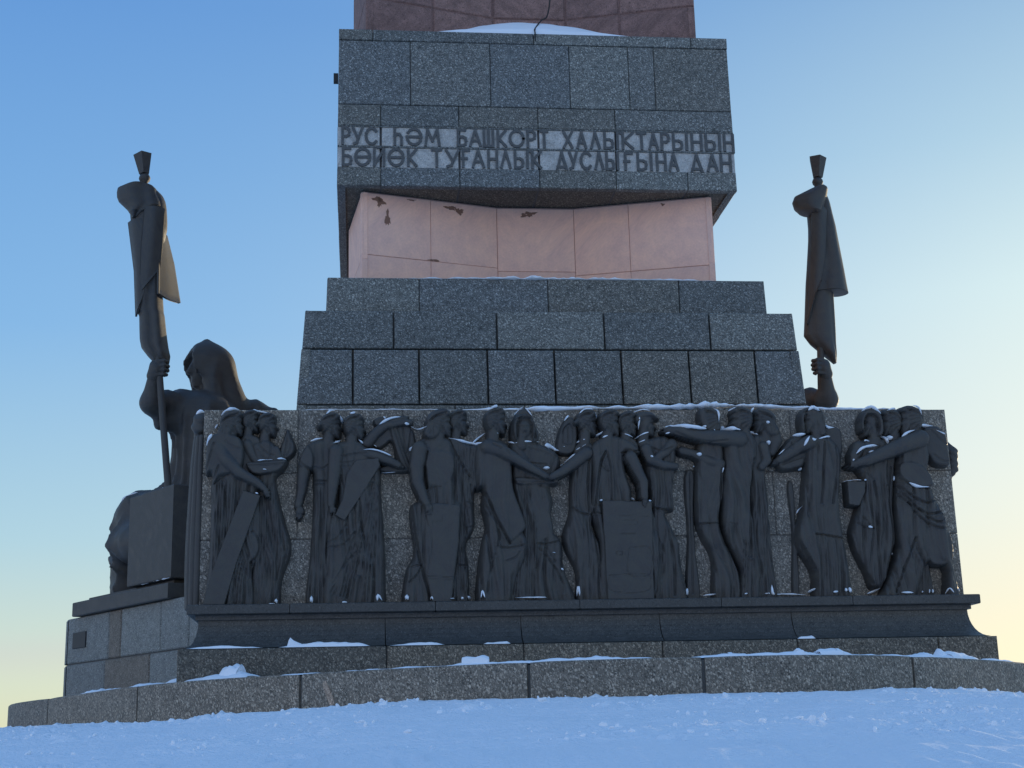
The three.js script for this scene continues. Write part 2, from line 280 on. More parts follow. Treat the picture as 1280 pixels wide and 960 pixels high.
const FIGS = [
 { label: "bronze relief woman with a bowl and a flame-shaped vessel in her hands",
  body: [["b",[-4443,2148,-4364,2203,-4245,2162,-4138,1963,-4077,1811,-4193,1675,-4154,1418,-4067,1087,-3987,789,-3997,641,-4100,318,-4168,4,-4457,-3,-4468,617,-4425,1150,-4459,1722,-4494,2026],0.09,0.09,0.12],["p",[-4399,1676,-4410,912,-4443,2],[-4193,1675,-4147,909,-4168,-2],9,0.05,3],["g",[-4178,1629,-4066,1028,-4019,760,-4115,319,-4157,13],0.02,0.02],["g",[-4153,1358,-4107,790,-4159,319],0.015,0.018],["h",-4.305,2.411,0.271,1,0.1,2,0],["c",[[-4436,2071,79,120],[-4404,1928,67,120],[-4240,1857,55,120]],0.9],["c",[[-4198,2040,67,130],[-4137,1908,55,130],[-4195,1842,49,130]],0.9],["n",-4.171,1.823,10,0.08,0.16],["g",[-4407,2102,-4301,1994,-4212,1964],0.012,0.015],["g",[-4435,2041,-4339,1927,-4226,1897],0.012,0.012]],
  parts: [["bowl",null,[["b",[-4585,1859,-4403,1885,-4196,1903,-4042,1908,-4048,1856,-4120,1756,-4282,1702,-4488,1697,-4563,1777],0.17,0.08,0.06],["g",[-4549,1813,-4077,1841],0.012,0.014]]],["flame_vessel",null,[["b",[-4155,1908,-4151,2040,-4094,2223,-4048,2349,-3987,2223,-3938,2100,-3949,2008,-4031,1926],0.08,0.08,0.06],["g",[-4048,2331,-4057,2116,-4090,1948],0.012,0.016],["g",[-3993,2208,-4003,2070,-4049,1963],0.01,0.012]]]],
  snow: [[0.018,[-4427,1882,-4344,1894,-4220,1897]],[0.026,[-4173,1906,-4108,1911,-4048,1905]],[0.016,[-4542,1734,-4489,1728]],[0.014,[-4357,1770,-4306,1763]],[0.03,[-4169,19,-4161,56,-4151,10]],[0.016,[-4255,0,-4174,4]]] },
 { label: "bronze relief figure half hidden between a woman with a tall board and a bowl carrier",
  body: [["h",-4.526,2.461,0.258,1,0.1,1,0],["b",[-4646,2240,-4528,2270,-4393,2193,-4372,1812,-4395,1450,-4631,1511,-4685,1965],0.09,0.06,0.08],["g",[-4609,2185,-4494,2041,-4417,1843],0.012,0.016],["g",[-4644,2118,-4537,1934,-4490,1782],0.012,0.014],["c",[[-4570,2117,73,130],[-4493,1965,61,130],[-4402,1812,52,130]],0.9]],
  parts: [],
  snow: [[0.022,[-4504,2591,-4415,2594,-4290,2572]]] },
 { label: "bronze relief woman in a cape resting her arm on a tall tapering board",
  body: [["b",[-5021,1664,-4930,1754,-4488,1722,-4395,1419,-4344,1030,-4367,645,-4465,440,-4457,-3,-5032,-4,-5033,623,-5029,1274],0.12,0.1,0.14],["p",[-4972,1664,-4991,917,-5003,4],[-4620,1662,-4663,914,-4774,1],8,0.06,5],["p",[-4658,648,-4752,327,-4845,2],[-4469,646,-4475,323,-4469,-3],6,0.06,8],["b",[-5087,2165,-5030,2241,-4913,2271,-4675,2209,-4607,2056,-4623,1813,-4709,1708,-4899,1678,-5007,1559,-5029,1724,-5099,1725,-5110,1906],0.2,0.07,0.08],["g",[-4997,2119,-5046,1936,-5088,1749],0.014,0.02],["g",[-4931,1815,-4972,1694,-5002,1580],0.014,0.02],["g",[-4768,1723,-4898,1663,-4984,1586],0.012,0.016],["g",[-4851,2149,-4746,2072,-4642,2041],0.012,0.012],["h",-4.744,2.412,0.283,1,0.17,3,0],["c",[[-4937,2051,104,200],[-4830,1890,92,240],[-4665,1723,76,260],[-4433,1594,58,270],[-4338,1509,46,270]],0.9],["n",-4.332,1.503,-62,0.16,0.28],["g",[-4474,942,-4384,793,-4404,616,-4496,543],0.016,0.03],["b",[-4475,972,-4409,882,-4377,734,-4416,616,-4525,529,-4515,765],0.18,0.05,0.06]],
  parts: [["tall_board",null,[["q",[-4611,1499,-4366,1425,-4477,1076,-4664,516,-4845,-9,-5146,-5,-4985,446],0.265,0.0,0.03],["g",[-4985,440,-4663,501],0.006,0.004]]]],
  snow: [[0.03,[-4937,2542,-4860,2572,-4772,2591,-4683,2603]],[0.03,[-5100,2095,-5064,2180,-5024,2241]],[0.022,[-5009,2363,-4975,2425]],[0.016,[-4593,2240,-4557,2209]],[0.02,[-4448,1450,-4407,1438]],[0.024,[-5203,-4,-5161,1]],[0.016,[-4865,-15,-4814,-10]],[0.018,[-4745,-11,-4699,0]]] },
 { label: "bronze relief woman with one arm hanging at her side, behind a sheet holder",
  body: [["b",[-3856,1993,-3783,2130,-3619,2191,-3440,2191,-3335,2114,-3342,1716,-3360,1202,-3387,605,-3355,22,-3742,27,-3730,609,-3700,1144,-3697,1566,-3720,1779,-3860,1825],0.08,0.09,0.12],["h",-3.453,2.398,0.295,1,0.11,2,0],["c",[[-3801,1901,92,120],[-3829,1718,82,130],[-3851,1506,64,140],[-3893,1296,52,140]],0.9],["b",[-3862,1978,-3768,2100,-3692,1962,-3711,1779,-3794,1794,-3884,1810],0.17,0.05,0.05],["n",-3.89,1.29,-84,0.191,0.14],["p",[-3689,1566,-3703,905,-3725,36],[-3540,1565,-3527,904,-3515,33],4,0.045,2],["g",[-3698,1633,-3541,1620,-3362,1655],0.012,0.025],["g",[-3698,1581,-3540,1571],0.01,0.02],["g",[-3676,1809,-3586,1793,-3468,1854],0.012,0.014],["g",[-3869,1871,-3795,1803,-3711,1754],0.012,0.02]],
  parts: [],
  snow: [[0.028,[-3744,2170,-3664,2201,-3572,2213]],[0.03,[-3532,2522,-3472,2578,-3406,2571]],[0.022,[-3345,2516,-3315,2435]],[0.03,[-3719,15,-3708,85,-3696,9]],[0.016,[-3791,11,-3690,12]]] },
 { label: "bronze relief woman in profile with a slanting sheet held against her draped skirt",
  body: [["b",[-3454,2022,-3394,2129,-3260,2175,-3080,2159,-2924,1959,-2825,1805,-2805,1439,-2767,897,-2754,420,-2773,55,-2858,21,-3311,1,-3530,19,-3531,606,-3516,1023,-3390,1262,-3363,1686],0.12,0.11,0.14],["h",-3.146,2.366,0.302,1,0.17,1,0],["p",[-2864,1683,-3049,899,-3267,30],[-2804,1683,-2812,897,-2808,67],6,0.055,4],["g",[-2924,1586,-2996,1139,-3137,632,-3247,73],0.016,0.03],["g",[-2948,1556,-3022,1103,-3172,591,-3288,86],0.016,0.03],["g",[-2972,1525,-3049,1067,-3208,550,-3329,98],0.016,0.03],["g",[-2996,1495,-3076,1031,-3243,509,-3370,110],0.016,0.014],["g",[-3019,1465,-3102,995,-3278,468,-3411,122],0.016,0.014],["g",[-3043,1435,-3129,960,-3313,427,-3452,135],0.016,0.014],["g",[-3520,784,-3388,843,-3256,1021],0.014,0.014],["g",[-3514,725,-3314,753,-3138,930],0.014,0.014],["g",[-3429,251,-3284,485,-3137,662],0.014,0.012],["b",[-3137,351,-3084,542,-3004,527,-2931,363,-2813,273,-2828,185,-2960,319,-3107,336],0.2,0.03,0.03],["g",[-3034,527,-3025,349],0.01,0.02],["g",[-2945,482,-2937,348],0.01,0.02],["b",[-3247,0,-3165,131,-3107,306,-2857,268,-2790,155,-2784,20],0.15,0.04,0.05],["c",[[-3397,2006,104,200],[-3419,1747,92,210],[-3442,1504,73,220],[-3459,1293,52,220]],0.9],["n",-3.458,1.275,-80,0.16,0.23],["c",[[-3065,2005,85,160],[-2870,1952,76,180],[-2674,1881,61,180],[-2569,1828,49,170]],0.9],["n",-2.575,1.828,-20,0.105,0.17],["g",[-3319,1945,-3139,1975,-2990,1990],0.012,0.016],["g",[-3342,1853,-3169,1868],0.01,0.014],["g",[-3333,1807,-3169,1807],0.01,0.012]],
  parts: [["sheet",null,[["q",[-3264,1700,-3139,1892,-2825,1922,-2804,1805,-3049,1411,-3280,1057,-3419,1142,-3322,1352],0.245,0.01,0.03]]]],
  snow: [[0.02,[-3035,2027,-2930,2032,-2809,2007,-2659,1945]],[0.026,[-3439,2114,-3380,2157,-3332,2200]],[0.026,[-3434,2188,-3386,2145]],[0.02,[-3104,2193,-3065,2150,-2996,2122]],[0.022,[-3216,2522,-3140,2534]],[0.014,[-2990,2273,-2978,2282]],[0.034,[-2855,15,-2843,91,-2790,20]],[0.018,[-3311,4,-3241,3]]] },
 { label: "bronze relief raised arms with a cloth hanging from them, between two groups",
  body: [["c",[[-2984,2144,85,90],[-2884,2267,73,110],[-2742,2384,61,120],[-2536,2421,52,110],[-2400,2427,43,100]],0.9],["c",[[-2748,2384,55,110],[-2627,2453,46,120],[-2521,2484,37,120]],0.9],["n",-2.521,2.477,15,0.105,0.12],["b",[-2944,2143,-2778,2329,-2657,2384,-2415,2384,-2340,2235,-2335,1784,-2404,1803,-2525,1785,-2599,1896,-2628,2112,-2673,2174,-2749,2112,-2839,2066],0.05,0.04,0.06],["b",[-2673,2359,-2597,2375,-2478,2019,-2404,1785,-2494,1785,-2628,2112],0.08,0.04,0.04],["g",[-2627,2344,-2538,2081,-2434,1803],0.012,0.02],["g",[-2506,2375,-2477,2111,-2463,2019],0.012,0.02],["g",[-2385,2359,-2432,2049,-2448,2019],0.012,0.02],["b",[-2825,1805,-2720,1851,-2539,1896,-2404,1803,-2335,1766,-2810,1756],0.05,0.05,0.04],["b",[-2899,2468,-2808,2521,-2717,2509,-2748,2422,-2869,2375],0.06,0.04,0.04]],
  parts: [],
  snow: [[0.026,[-2824,2384,-2718,2453,-2627,2484,-2530,2496]],[0.02,[-2766,2515,-2730,2478]],[0.03,[-2482,2409,-2415,2396]],[0.02,[-2899,2125,-2854,2094]],[0.016,[-2795,1750,-2600,1749]]] },
 { label: "bronze relief figure behind the long-haired man, with a long pleated robe",
  body: [["h",-1.744,2.445,0.289,1,0.1,1,0],["b",[-1909,2203,-1741,2196,-1605,2124,-1438,2108,-1405,1922,-1424,1553,-1534,1492,-1556,1279,-1565,976,-1673,766,-1648,467,-1685,52,-1819,39,-1847,1190,-1863,1801],0.07,0.08,0.1],["p",[-1788,2109,-1787,1190,-1798,48],[-1484,2108,-1606,1188,-1670,46],7,0.05,6],["g",[-1879,2156,-1746,1893,-1613,1677],0.014,0.03],["g",[-1664,1325,-1538,1309],0.01,0.02],["g",[-1670,983,-1561,991],0.01,0.02],["g",[-1782,483,-1663,482],0.01,0.025]],
  parts: [],
  snow: [[0.026,[-1900,2209,-1742,2171,-1605,2146,-1401,2120]],[0.024,[-1566,2140,-1466,2233,-1385,2295]],[0.03,[-1759,35,-1721,47]],[0.03,[-1667,76,-1626,34]]] },
 { label: "bronze relief man with long wavy hair and one arm hanging over a tapered panel",
  body: [["b",[-2397,1803,-2366,2018,-2289,2173,-2121,2219,-1894,2203,-1805,2016,-1803,1708,-1790,1372,-1719,1295,-1729,1008,-1797,528,-1863,40,-2484,34,-2467,417,-2361,653,-2403,1013,-2404,1285,-2295,1375,-2264,1497],0.12,0.12,0.14],["h",-1.976,2.408,0.32,1,0.18,3,0],["g",[-2193,2002,-2231,1833,-2217,1710,-2198,1512],0.022,0.09],["g",[-2204,1502,-2008,1520],0.008,0.016],["c",[[-2284,2033,116,200],[-2328,1803,101,220],[-2318,1589,85,240],[-2236,1360,64,260],[-2200,1290,52,270]],0.9],["n",-2.2,1.284,-72,0.185,0.27],["b",[-2169,1987,-2017,2033,-1830,1970,-1825,1678,-1902,1556,-2174,1527],0.19,0.06,0.08],["g",[-2404,1255,-2359,893,-2273,474,-2159,29],0.018,0.05],["g",[-1725,1280,-1763,767,-1878,55],0.018,0.04],["g",[-2475,447,-2377,469,-2273,480],0.012,0.02],["g",[-2438,254,-2334,356,-2280,444],0.012,0.02]],
  parts: [["tapered_panel",null,[["q",[-2251,1284,-2026,1313,-1740,1280,-1769,767,-1836,305,-1887,43,-2130,35,-2221,325,-2152,771],0.235,0.03,0.08],["g",[-2245,325,-1836,305],0.007,0.014],["g",[-2222,295,-1845,273],0.006,0.01],["g",[-2119,1056,-1999,1046,-1992,1115],0.006,0.01],["g",[-2125,1041,-2130,591],0.006,0.008]]]],
  snow: [[0.03,[-2438,2415,-2317,2353,-2181,2340]],[0.016,[-2243,2247,-2191,2253]],[0.03,[-2484,28,-2466,74,-2454,24]],[0.028,[-2165,23,-2147,58,-2130,20]],[0.018,[-1908,32,-1848,37]],[0.03,[-2426,2034,-2386,2065]]] },
 { label: "bronze relief woman in a peaked veil facing out, above clasped hands",
  body: [["b",[-1053,2138,-914,2184,-745,2168,-563,2090,-396,1980,-372,1794,-516,1578,-487,1332,-530,1119,-499,936,-389,784,-369,452,-201,62,-383,20,-1103,30,-1030,580,-944,1001,-1024,1428,-1037,1797],0.07,0.1,0.12],["b",[-1056,2263,-1015,2451,-935,2570,-850,2627,-760,2545,-693,2387,-651,2231,-684,2137,-839,2122,-1022,2138],0.11,0.08,0.06],["h",-0.86,2.35,0.283,0,0.17,4,0],["g",[-982,2545,-1023,2357,-1034,2169],0.012,0.02],["g",[-760,2513,-735,2325,-699,2168],0.012,0.02],["g",[-724,2482,-681,2262],0.01,0.018],["p",[-960,1550,-992,880,-1118,33],[-768,1549,-735,878,-744,28],8,0.055,9],["b",[-787,1534,-579,1517,-528,1180,-501,876,-694,726,-758,40,-750,878],0.13,0.05,0.07],["g",[-723,757,-572,755,-403,799],0.012,0.025],["g",[-695,696,-520,454,-377,213],0.014,0.02],["g",[-604,695,-488,514],0.012,0.016],["g",[-606,605,-405,273,-396,94],0.012,0.02],["p",[-669,1610,-647,1303],[-439,1609,-525,1302],6,0.03,4],["b",[-1019,1643,-851,1657,-576,1634,-422,1655,-419,1572,-670,1555,-975,1556],0.15,0.05,0.03],["g",[-974,1596,-822,1580,-608,1594],0.008,0.02],["c",[[-964,2029,92,120],[-847,1796,79,140],[-667,1656,61,150]],0.9],["g",[-996,1951,-815,1858,-570,1826],0.012,0.016],["g",[-969,1797,-757,1734],0.012,0.016],["g",[-810,2060,-596,1997,-445,1918],0.012,0.012]],
  parts: [],
  snow: [[0.024,[-982,2539,-925,2601,-872,2627]],[0.024,[-844,2620,-796,2557,-748,2501]],[0.036,[-1077,2169,-1038,2138,-998,2119]],[0.024,[-992,2125,-838,2144,-653,2149]],[0.05,[-587,2093,-500,2105,-385,2036]],[0.022,[-322,2086,-310,2086]],[0.03,[-621,1776,-526,1782]],[0.018,[-530,634,-484,634]],[0.022,[-412,429,-377,404]],[0.018,[-1043,43,-623,38]]] },
 { label: "bronze relief man in profile whose long arm reaches down into a handshake",
  body: [["b",[-1513,2108,-1435,2170,-1266,2195,-1114,2138,-1050,2014,-1033,1704,-1010,1367,-929,970,-844,758,-879,578,-1006,310,-1147,45,-1514,38,-1519,406,-1462,764,-1406,1005,-1462,1248,-1448,1492,-1524,1492],0.12,0.12,0.14],["h",-1.237,2.438,0.32,1,0.18,1,0],["b",[-1408,2009,-1239,2030,-1073,1921,-1023,1489,-868,1000,-885,940,-1116,761,-1261,1003,-1405,1369],0.2,0.05,0.08],["g",[-1478,1507,-1404,1400,-1260,1064,-1101,761],0.018,0.05],["g",[-1407,1247,-1290,1064,-1240,852,-1261,732],0.016,0.03],["g",[-1463,1507,-1454,1187,-1463,854],0.02,0.05],["b",[-1314,643,-1116,746,-875,728,-924,578,-1066,311,-1147,45,-1401,37,-1379,404],0.19,0.05,0.08],["g",[-1261,717,-1147,695,-905,735],0.012,0.025],["g",[-1151,521,-1030,565,-968,639],0.014,0.014],["g",[-1299,612,-1364,404,-1411,108],0.014,0.02],["c",[[-1361,2064,110,200],[-1215,2020,98,240],[-1013,1896,79,260],[-787,1759,64,260],[-606,1656,52,260]],0.9],["n",-0.6,1.653,-22,0.142,0.26],["g",[-1118,1998,-1082,1958],0.008,0.014],["g",[-1299,2092,-1193,2030],0.014,0.02]],
  parts: [],
  snow: [[0.026,[-1338,2589,-1258,2614,-1227,2620]],[0.022,[-1573,2140,-1480,2217,-1381,2295]],[0.026,[-1558,2133,-1405,2120]],[0.016,[-1241,2251,-1216,2251]],[0.034,[-1502,38,-1477,132,-1449,37]]] },
 { label: "bronze relief figure in a looped veil, in the background above the clasped hands",
  body: [["b",[-422,2105,-368,2324,-280,2475,-207,2513,-138,2450,-137,2104,-210,1980,-394,1996],0.06,0.06,0.05],["b",[-343,2136,-322,2324,-242,2402,-191,2355,-205,2104],0.1,0.03,0.03],["g",[-328,2136,-316,2324,-226,2406],0.01,0.02],["g",[-260,2136,-253,2355],0.01,0.016]],
  parts: [],
  snow: [[0.024,[-303,2443,-254,2506,-228,2538]],[0.034,[-483,2118,-441,2068,-387,2030]],[0.016,[-323,2086,-305,2086]]] },
 { label: "bronze relief woman with bobbed hair whose outstretched arm meets the handshake",
  body: [["h",0.023,2.424,0.308,1,0.13,2,0],["b",[-159,2104,-17,2166,104,2103,93,1792,53,1145,32,992,128,718,118,57,-190,56,-204,360,-372,783,-352,935,-267,1178,-251,1484,-215,1824],0.08,0.1,0.12],["g",[-250,1239,-115,1161,99,1138],0.012,0.03],["p",[-110,1131,-142,570,-160,61],[52,1129,123,567,112,57],4,0.045,3],["g",[-370,844,-317,602,-191,300],0.016,0.03],["g",[-152,1855,-180,1238],0.012,0.02],["g",[22,1979,-18,1483,-7,1176],0.016,0.035],["c",[[-24,1979,92,180],[-199,1840,79,210],[-372,1716,64,230],[-513,1640,52,250]],0.9],["n",-0.497,1.646,190,0.142,0.24]],
  parts: [],
  snow: [[0.03,[-104,2525,-34,2582,98,2588]],[0.024,[121,2550,163,2493]],[0.026,[-167,2142,-33,2173]],[0.03,[-159,2029,-20,2104]],[0.034,[-438,1788,-337,1856,-186,1961]],[0.036,[-208,56,-189,181,-178,55]],[0.018,[103,52,178,48]]] },
 { label: "bronze relief man in a cap with folded arms beside the box panel",
  body: [["h",0.834,2.404,0.302,1,0.12,5,0],["b",[744,2133,856,2196,1108,2227,1221,2100,1213,1818,1164,1476,1156,1198,1056,1168,1192,799,1234,434,1269,48,816,42,839,1169,807,1478,778,1851],0.09,0.1,0.12],["c",[[801,2023,85,180],[847,1876,76,200],[1025,1803,64,210],[1196,1787,52,200]],0.9],["c",[[1165,2100,85,160],[1065,1991,67,190],[936,1897,55,200]],0.9],["g",[881,2054,1003,2007,1162,2053],0.012,0.02],["g",[842,1231,1026,1199,1150,1191],0.012,0.035],["g",[1039,1152,1071,861,1117,556,1107,50],0.018,0.03],["g",[991,1756,1009,1477,981,1230],0.012,0.014],["g",[865,1726,869,1477],0.012,0.016],["g",[914,801,994,558,918,257],0.02,0.012]],
  parts: [],
  snow: [[0.03,[675,2202,764,2243,860,2278]],[0.026,[712,2133,798,2164]],[0.02,[660,2575,780,2594,919,2607]],[0.018,[726,2493,724,2322]],[0.03,[843,1926,880,1907]],[0.03,[1263,48,1286,132,1294,48]]] },
 { label: "bronze relief man half hidden behind the one with the box panel",
  body: [["h",0.578,2.411,0.295,1,0.13,1,0],["b",[451,2228,607,2228,720,2102,687,1914,500,1915],0.09,0.06,0.06]],
  parts: [],
  snow: [[0.026,[490,2253,576,2228,637,2202]]] },
 { label: "bronze relief man in a long coat leaning on a square ornamented box panel",
  body: [["h",0.328,2.417,0.32,1,0.17,1,0],["b",[23,2010,90,2135,264,2229,482,2212,679,2086,737,1976,627,1961,509,1977,522,1696,590,1479,599,1325,843,1261,786,48,118,57,120,748,35,1084,-5,1237,26,1483,46,1792],0.13,0.1,0.12],["g",[240,1994,172,1854,114,1544,54,1175],0.016,0.04],["g",[255,1978,294,1791,297,1327],0.012,0.03],["g",[170,1791,275,1713],0.01,0.02],["g",[189,1885,260,1729],0.01,0.014],["g",[456,1977,597,1983,729,2023],0.012,0.03],["g",[23,1160,191,1137],0.012,0.025],["g",[57,1252,179,1242],0.01,0.016],["c",[[578,1908,92,220],[643,1758,82,240],[728,1571,70,250],[730,1355,55,270]],0.9],["n",0.73,1.349,-88,0.135,0.28]],
  parts: [["ornamented_box_panel",null,[["q",[146,1328,845,1305,810,42,172,45],0.265,0.0,0.03],["g",[251,1113,774,1093],0.005,0.01],["g",[394,861,585,865],0.006,0.014],["g",[493,669,478,322,753,313,769,669,497,672],0.006,0.012],["g",[323,625,399,618,398,582,322,589,323,625],0.006,0.014],["g",[213,310,752,295,744,115,212,122,213,307],0.006,0.012],["g",[433,1050,617,1033,615,987,491,973],0.006,0.008]]]],
  snow: [[0.036,[109,2241,188,2266,255,2304]],[0.02,[201,2191,276,2216]],[0.03,[538,1338,601,1368,624,1343]],[0.016,[124,1322,161,1322]],[0.016,[784,1308,827,1308]]] },
 { label: "bronze relief narrow hanging cloth strip on the bare granite",
  body: [["b",[1375,1755,1469,1760,1446,1165,1453,614,1454,70,1315,66,1349,859],0.03,0.03,0.04],["g",[1426,1723,1398,858,1377,77],0.012,0.02]],
  parts: [],
  snow: [[0.034,[1263,66,1282,138,1306,66]]] },
 { label: "bronze relief figure seen from behind between two men with outstretched arms",
  body: [["h",1.699,2.447,0.32,-1,0.12,6,0],["b",[1503,1817,1534,2099,1701,2257,1857,2225,1894,1784,1843,1347,1778,990,2011,364,1976,57,1674,55,1650,551,1513,857,1468,1005,1472,1412],0.08,0.11,0.13],["g",[1468,1005,1754,1008,2002,975],0.01,0.03],["g",[1501,918,1611,673,1680,368],0.014,0.02],["g",[1845,1752,1810,1317,1786,1014],0.018,0.05],["g",[1784,977,1892,701,1995,365],0.018,0.05],["g",[1514,1723,1568,1567],0.012,0.014],["g",[1739,2099,1777,1941],0.012,0.014],["c",[[1310,2021,67,120],[1465,1974,61,140],[1648,1879,73,140],[1834,1831,79,130]],0.9],["n",1.316,2.018,165,0.123,0.13]],
  parts: [],
  snow: [[0.022,[1800,2651,1831,2543,1836,2396]],[0.036,[1603,2320,1649,2352]],[0.028,[1495,1961,1571,1954]],[0.02,[1478,1810,1495,1829]],[0.024,[1852,1709,1869,1777]],[0.022,[1520,51,1668,55]]] },
 { label: "bronze relief woman with loose hair and straight robe at the end of the embracing men",
  body: [["h",2.455,2.44,0.302,-1,0.11,3,0],["b",[2285,2224,2430,2255,2523,2128,2534,1907,2474,1718,2485,1281,2486,725,2478,56,2130,46,2197,851,2241,1782],0.08,0.09,0.12],["p",[2266,1688,2228,850,2161,48],[2456,1687,2478,848,2471,56],5,0.045,7],["c",[[2449,2065,79,150],[2484,1875,67,160],[2399,1781,55,170]],0.9],["c",[[2625,2319,79,90],[2646,2159,92,100],[2572,2001,67,100]],0.9]],
  parts: [],
  snow: [[0.028,[2230,2313,2330,2287,2384,2236]],[0.022,[2313,2510,2344,2606,2392,2651]],[0.03,[2497,2408,2548,2395]],[0.046,[2519,2153,2527,2090]],[0.05,[2442,171,2446,51,2477,50]],[0.02,[2335,52,2428,51]],[0.018,[2517,50,2595,49]]] },
 { label: "bronze relief man in a long robe with one arm stretched along his neighbour",
  body: [["h",2.149,2.44,0.332,-1,0.18,1,0],["b",[1899,2130,1986,2256,2178,2288,2333,2224,2352,1939,2282,1688,2225,1283,2244,850,2270,59,1975,45,2011,364,1817,916,1832,1378,1888,1784],0.13,0.11,0.14],["c",[[2106,2161,122,200],[1854,2177,110,220],[1572,2200,92,220],[1323,2258,79,210],[1136,2290,61,200]],0.9],["n",1.154,2.283,178,0.142,0.2],["p",[2072,852,2026,364,1969,45],[2259,850,2259,362,2270,53],6,0.05,11],["g",[2294,1876,2246,1469,2197,1097,2146,545],0.02,0.04],["g",[2377,1939,2424,1687,2346,1220],0.012,0.02],["g",[1213,2258,1412,2163,1661,2115,1915,2130],0.012,0.02],["g",[1786,1014,2003,988],0.008,0.014],["g",[2204,2192,2273,2034],0.014,0.014]],
  parts: [],
  snow: [[0.05,[1075,2334,1203,2378,1390,2333,1640,2295]],[0.05,[1740,2282,1862,2314,2020,2307,2114,2281]],[0.08,[1901,2320,1946,2383]],[0.02,[2013,2600,2077,2607]],[0.02,[1077,2246,1134,2252]],[0.018,[1914,46,1988,51]],[0.018,[2037,44,2087,55]]] },
 { label: "bronze relief woman in a veil standing alone with spread arms and pleated skirt",
  body: [["h",3.161,2.432,0.32,-1,0.16,4,0],["b",[3042,2149,3155,2225,3340,2225,3492,2102,3540,1933,3476,1508,3456,1147,3491,818,3516,492,3474,37,3038,43,3028,321,2836,706,2839,913,2923,1151,2980,1511,3026,1813],0.12,0.11,0.14],["b",[3289,2364,3415,2394,3581,2332,3604,2117,3555,1811,3489,1448,3445,1508,3457,1934,3339,2210],0.06,0.06,0.07],["b",[3071,2549,3168,2598,3267,2555,3307,2394,3340,2225,3247,2210,3221,2364,3175,2487,3096,2475],0.2,0.04,0.04],["p",[3086,807,3052,438,3041,46],[3479,789,3506,433,3474,40],9,0.06,12],["g",[3077,846,3233,826,3497,773],0.01,0.04],["g",[3301,2118,3256,1721,3200,1269],0.016,0.03],["g",[3466,2056,3455,1720,3359,1268],0.016,0.03],["g",[3113,1996,3059,1510,2995,1091],0.016,0.02],["g",[3215,2118,3173,1722],0.014,0.014],["b",[2626,1912,2712,2043,2877,2211,3033,2241,3070,2118,3017,1813,2937,1768,2676,1748],0.1,0.06,0.08],["c",[[3092,2118,104,200],[2926,2042,85,180],[2734,1921,67,160],[2651,1876,49,150]],0.9],["n",2.657,1.876,200,0.135,0.14],["g",[2696,1815,2853,1875,3003,1920],0.012,0.016],["g",[2875,2180,2833,2027],0.012,0.014],["g",[2869,1032,2830,795,2914,616,3033,380],0.018,0.04],["b",[2803,1602,2852,1602,2869,1032,2820,61,2769,61,2809,914],0.03,0.02,0.02]],
  parts: [],
  snow: [[0.03,[3094,2561,3159,2605,3260,2555]],[0.03,[2878,2229,3045,2235]],[0.04,[2988,2051,3030,2118,3079,2192]],[0.04,[3108,2167,3136,2136,3181,2161]],[0.03,[3218,2161,3306,2185,3420,2216]],[0.026,[3333,2363,3399,2345,3492,2345]],[0.03,[2955,1765,3006,1789]],[0.034,[2886,1151,2914,1196,2942,1241]],[0.02,[2650,1949,2741,2028]],[0.04,[2971,76,3034,110]],[0.04,[2418,49,2456,176,2472,48]],[0.022,[2526,59,2932,42]],[0.022,[3240,49,3325,60]],[0.03,[3427,53,3425,105]],[0.03,[3486,40,3480,116]]] },
 { label: "bronze relief head between a scarfed woman and a man with a long reaching arm",
  body: [["h",4.293,2.418,0.332,-1,0.12,1,0],["b",[4141,2177,4301,2223,4390,2176,4326,1808,4241,1201,4241,781,4152,544,4118,1022,4155,1808],0.07,0.07,0.08],["g",[4246,1778,4177,1352,4184,901,4188,603],0.014,0.03]],
  parts: [],
  snow: [[0.05,[4153,2245,4209,2177,4234,2103]],[0.05,[4218,2207,4296,2170]],[0.03,[4168,2486,4142,2331]],[0.03,[4231,2567,4334,2598,4422,2598]],[0.03,[4276,1588,4289,1667]],[0.024,[4179,574,4194,603]]] },
 { label: "bronze relief woman in a headscarf with a small square box",
  body: [["h",3.998,2.399,0.32,-1,0.14,0,0],["b",[3844,2270,3847,2455,3925,2573,4022,2611,4117,2554,4162,2424,4145,2223,4064,2192,4101,2362,4058,2486,3950,2499,3897,2424,3881,2270],0.2,0.05,0.04],["b",[3722,1994,3858,2147,4019,2208,4185,2146,4228,1931,4192,1625,4200,1262,4204,782,4111,426,3961,104,3840,106,3767,312,3639,609,3592,847,3643,1026,3739,1265,3815,1627,3707,1810],0.1,0.1,0.13],["c",[[3804,2055,92,160],[3722,1917,79,180],[3707,1810,61,190],[3830,1810,49,190]],0.9],["g",[3964,1566,3985,1263,3964,844,3949,134],0.018,0.035],["g",[4144,1504,4174,1141,4178,663],0.018,0.03],["g",[3686,995,3788,935,3909,919],0.012,0.025],["g",[3589,817,3665,549,3845,164],0.016,0.03],["g",[3770,1084,3852,964],0.012,0.02],["g",[3748,1932,3881,2039,4054,2069],0.012,0.02],["g",[3882,1688,3967,1596],0.012,0.02]],
  parts: [["small_box",null,[["q",[3578,1586,3861,1579,3835,1415,3735,1220,3574,1236],0.2,0.0,0.02],["g",[3592,1532,3844,1524],0.006,0.008]]]],
  snow: [[0.036,[3894,2573,3984,2611,4080,2561,4132,2511]],[0.03,[3724,1945,3817,2024,3976,2067,4057,2066]],[0.02,[3922,1975,4001,1993]],[0.018,[3872,2128,3896,2147,3950,2128]],[0.03,[3572,1586,3721,1604,3787,1585]],[0.018,[3828,1591,3861,1585]],[0.02,[3819,940,3895,928]],[0.024,[3673,1847,3693,1872]],[0.026,[3789,42,3883,76,3950,110]]] },
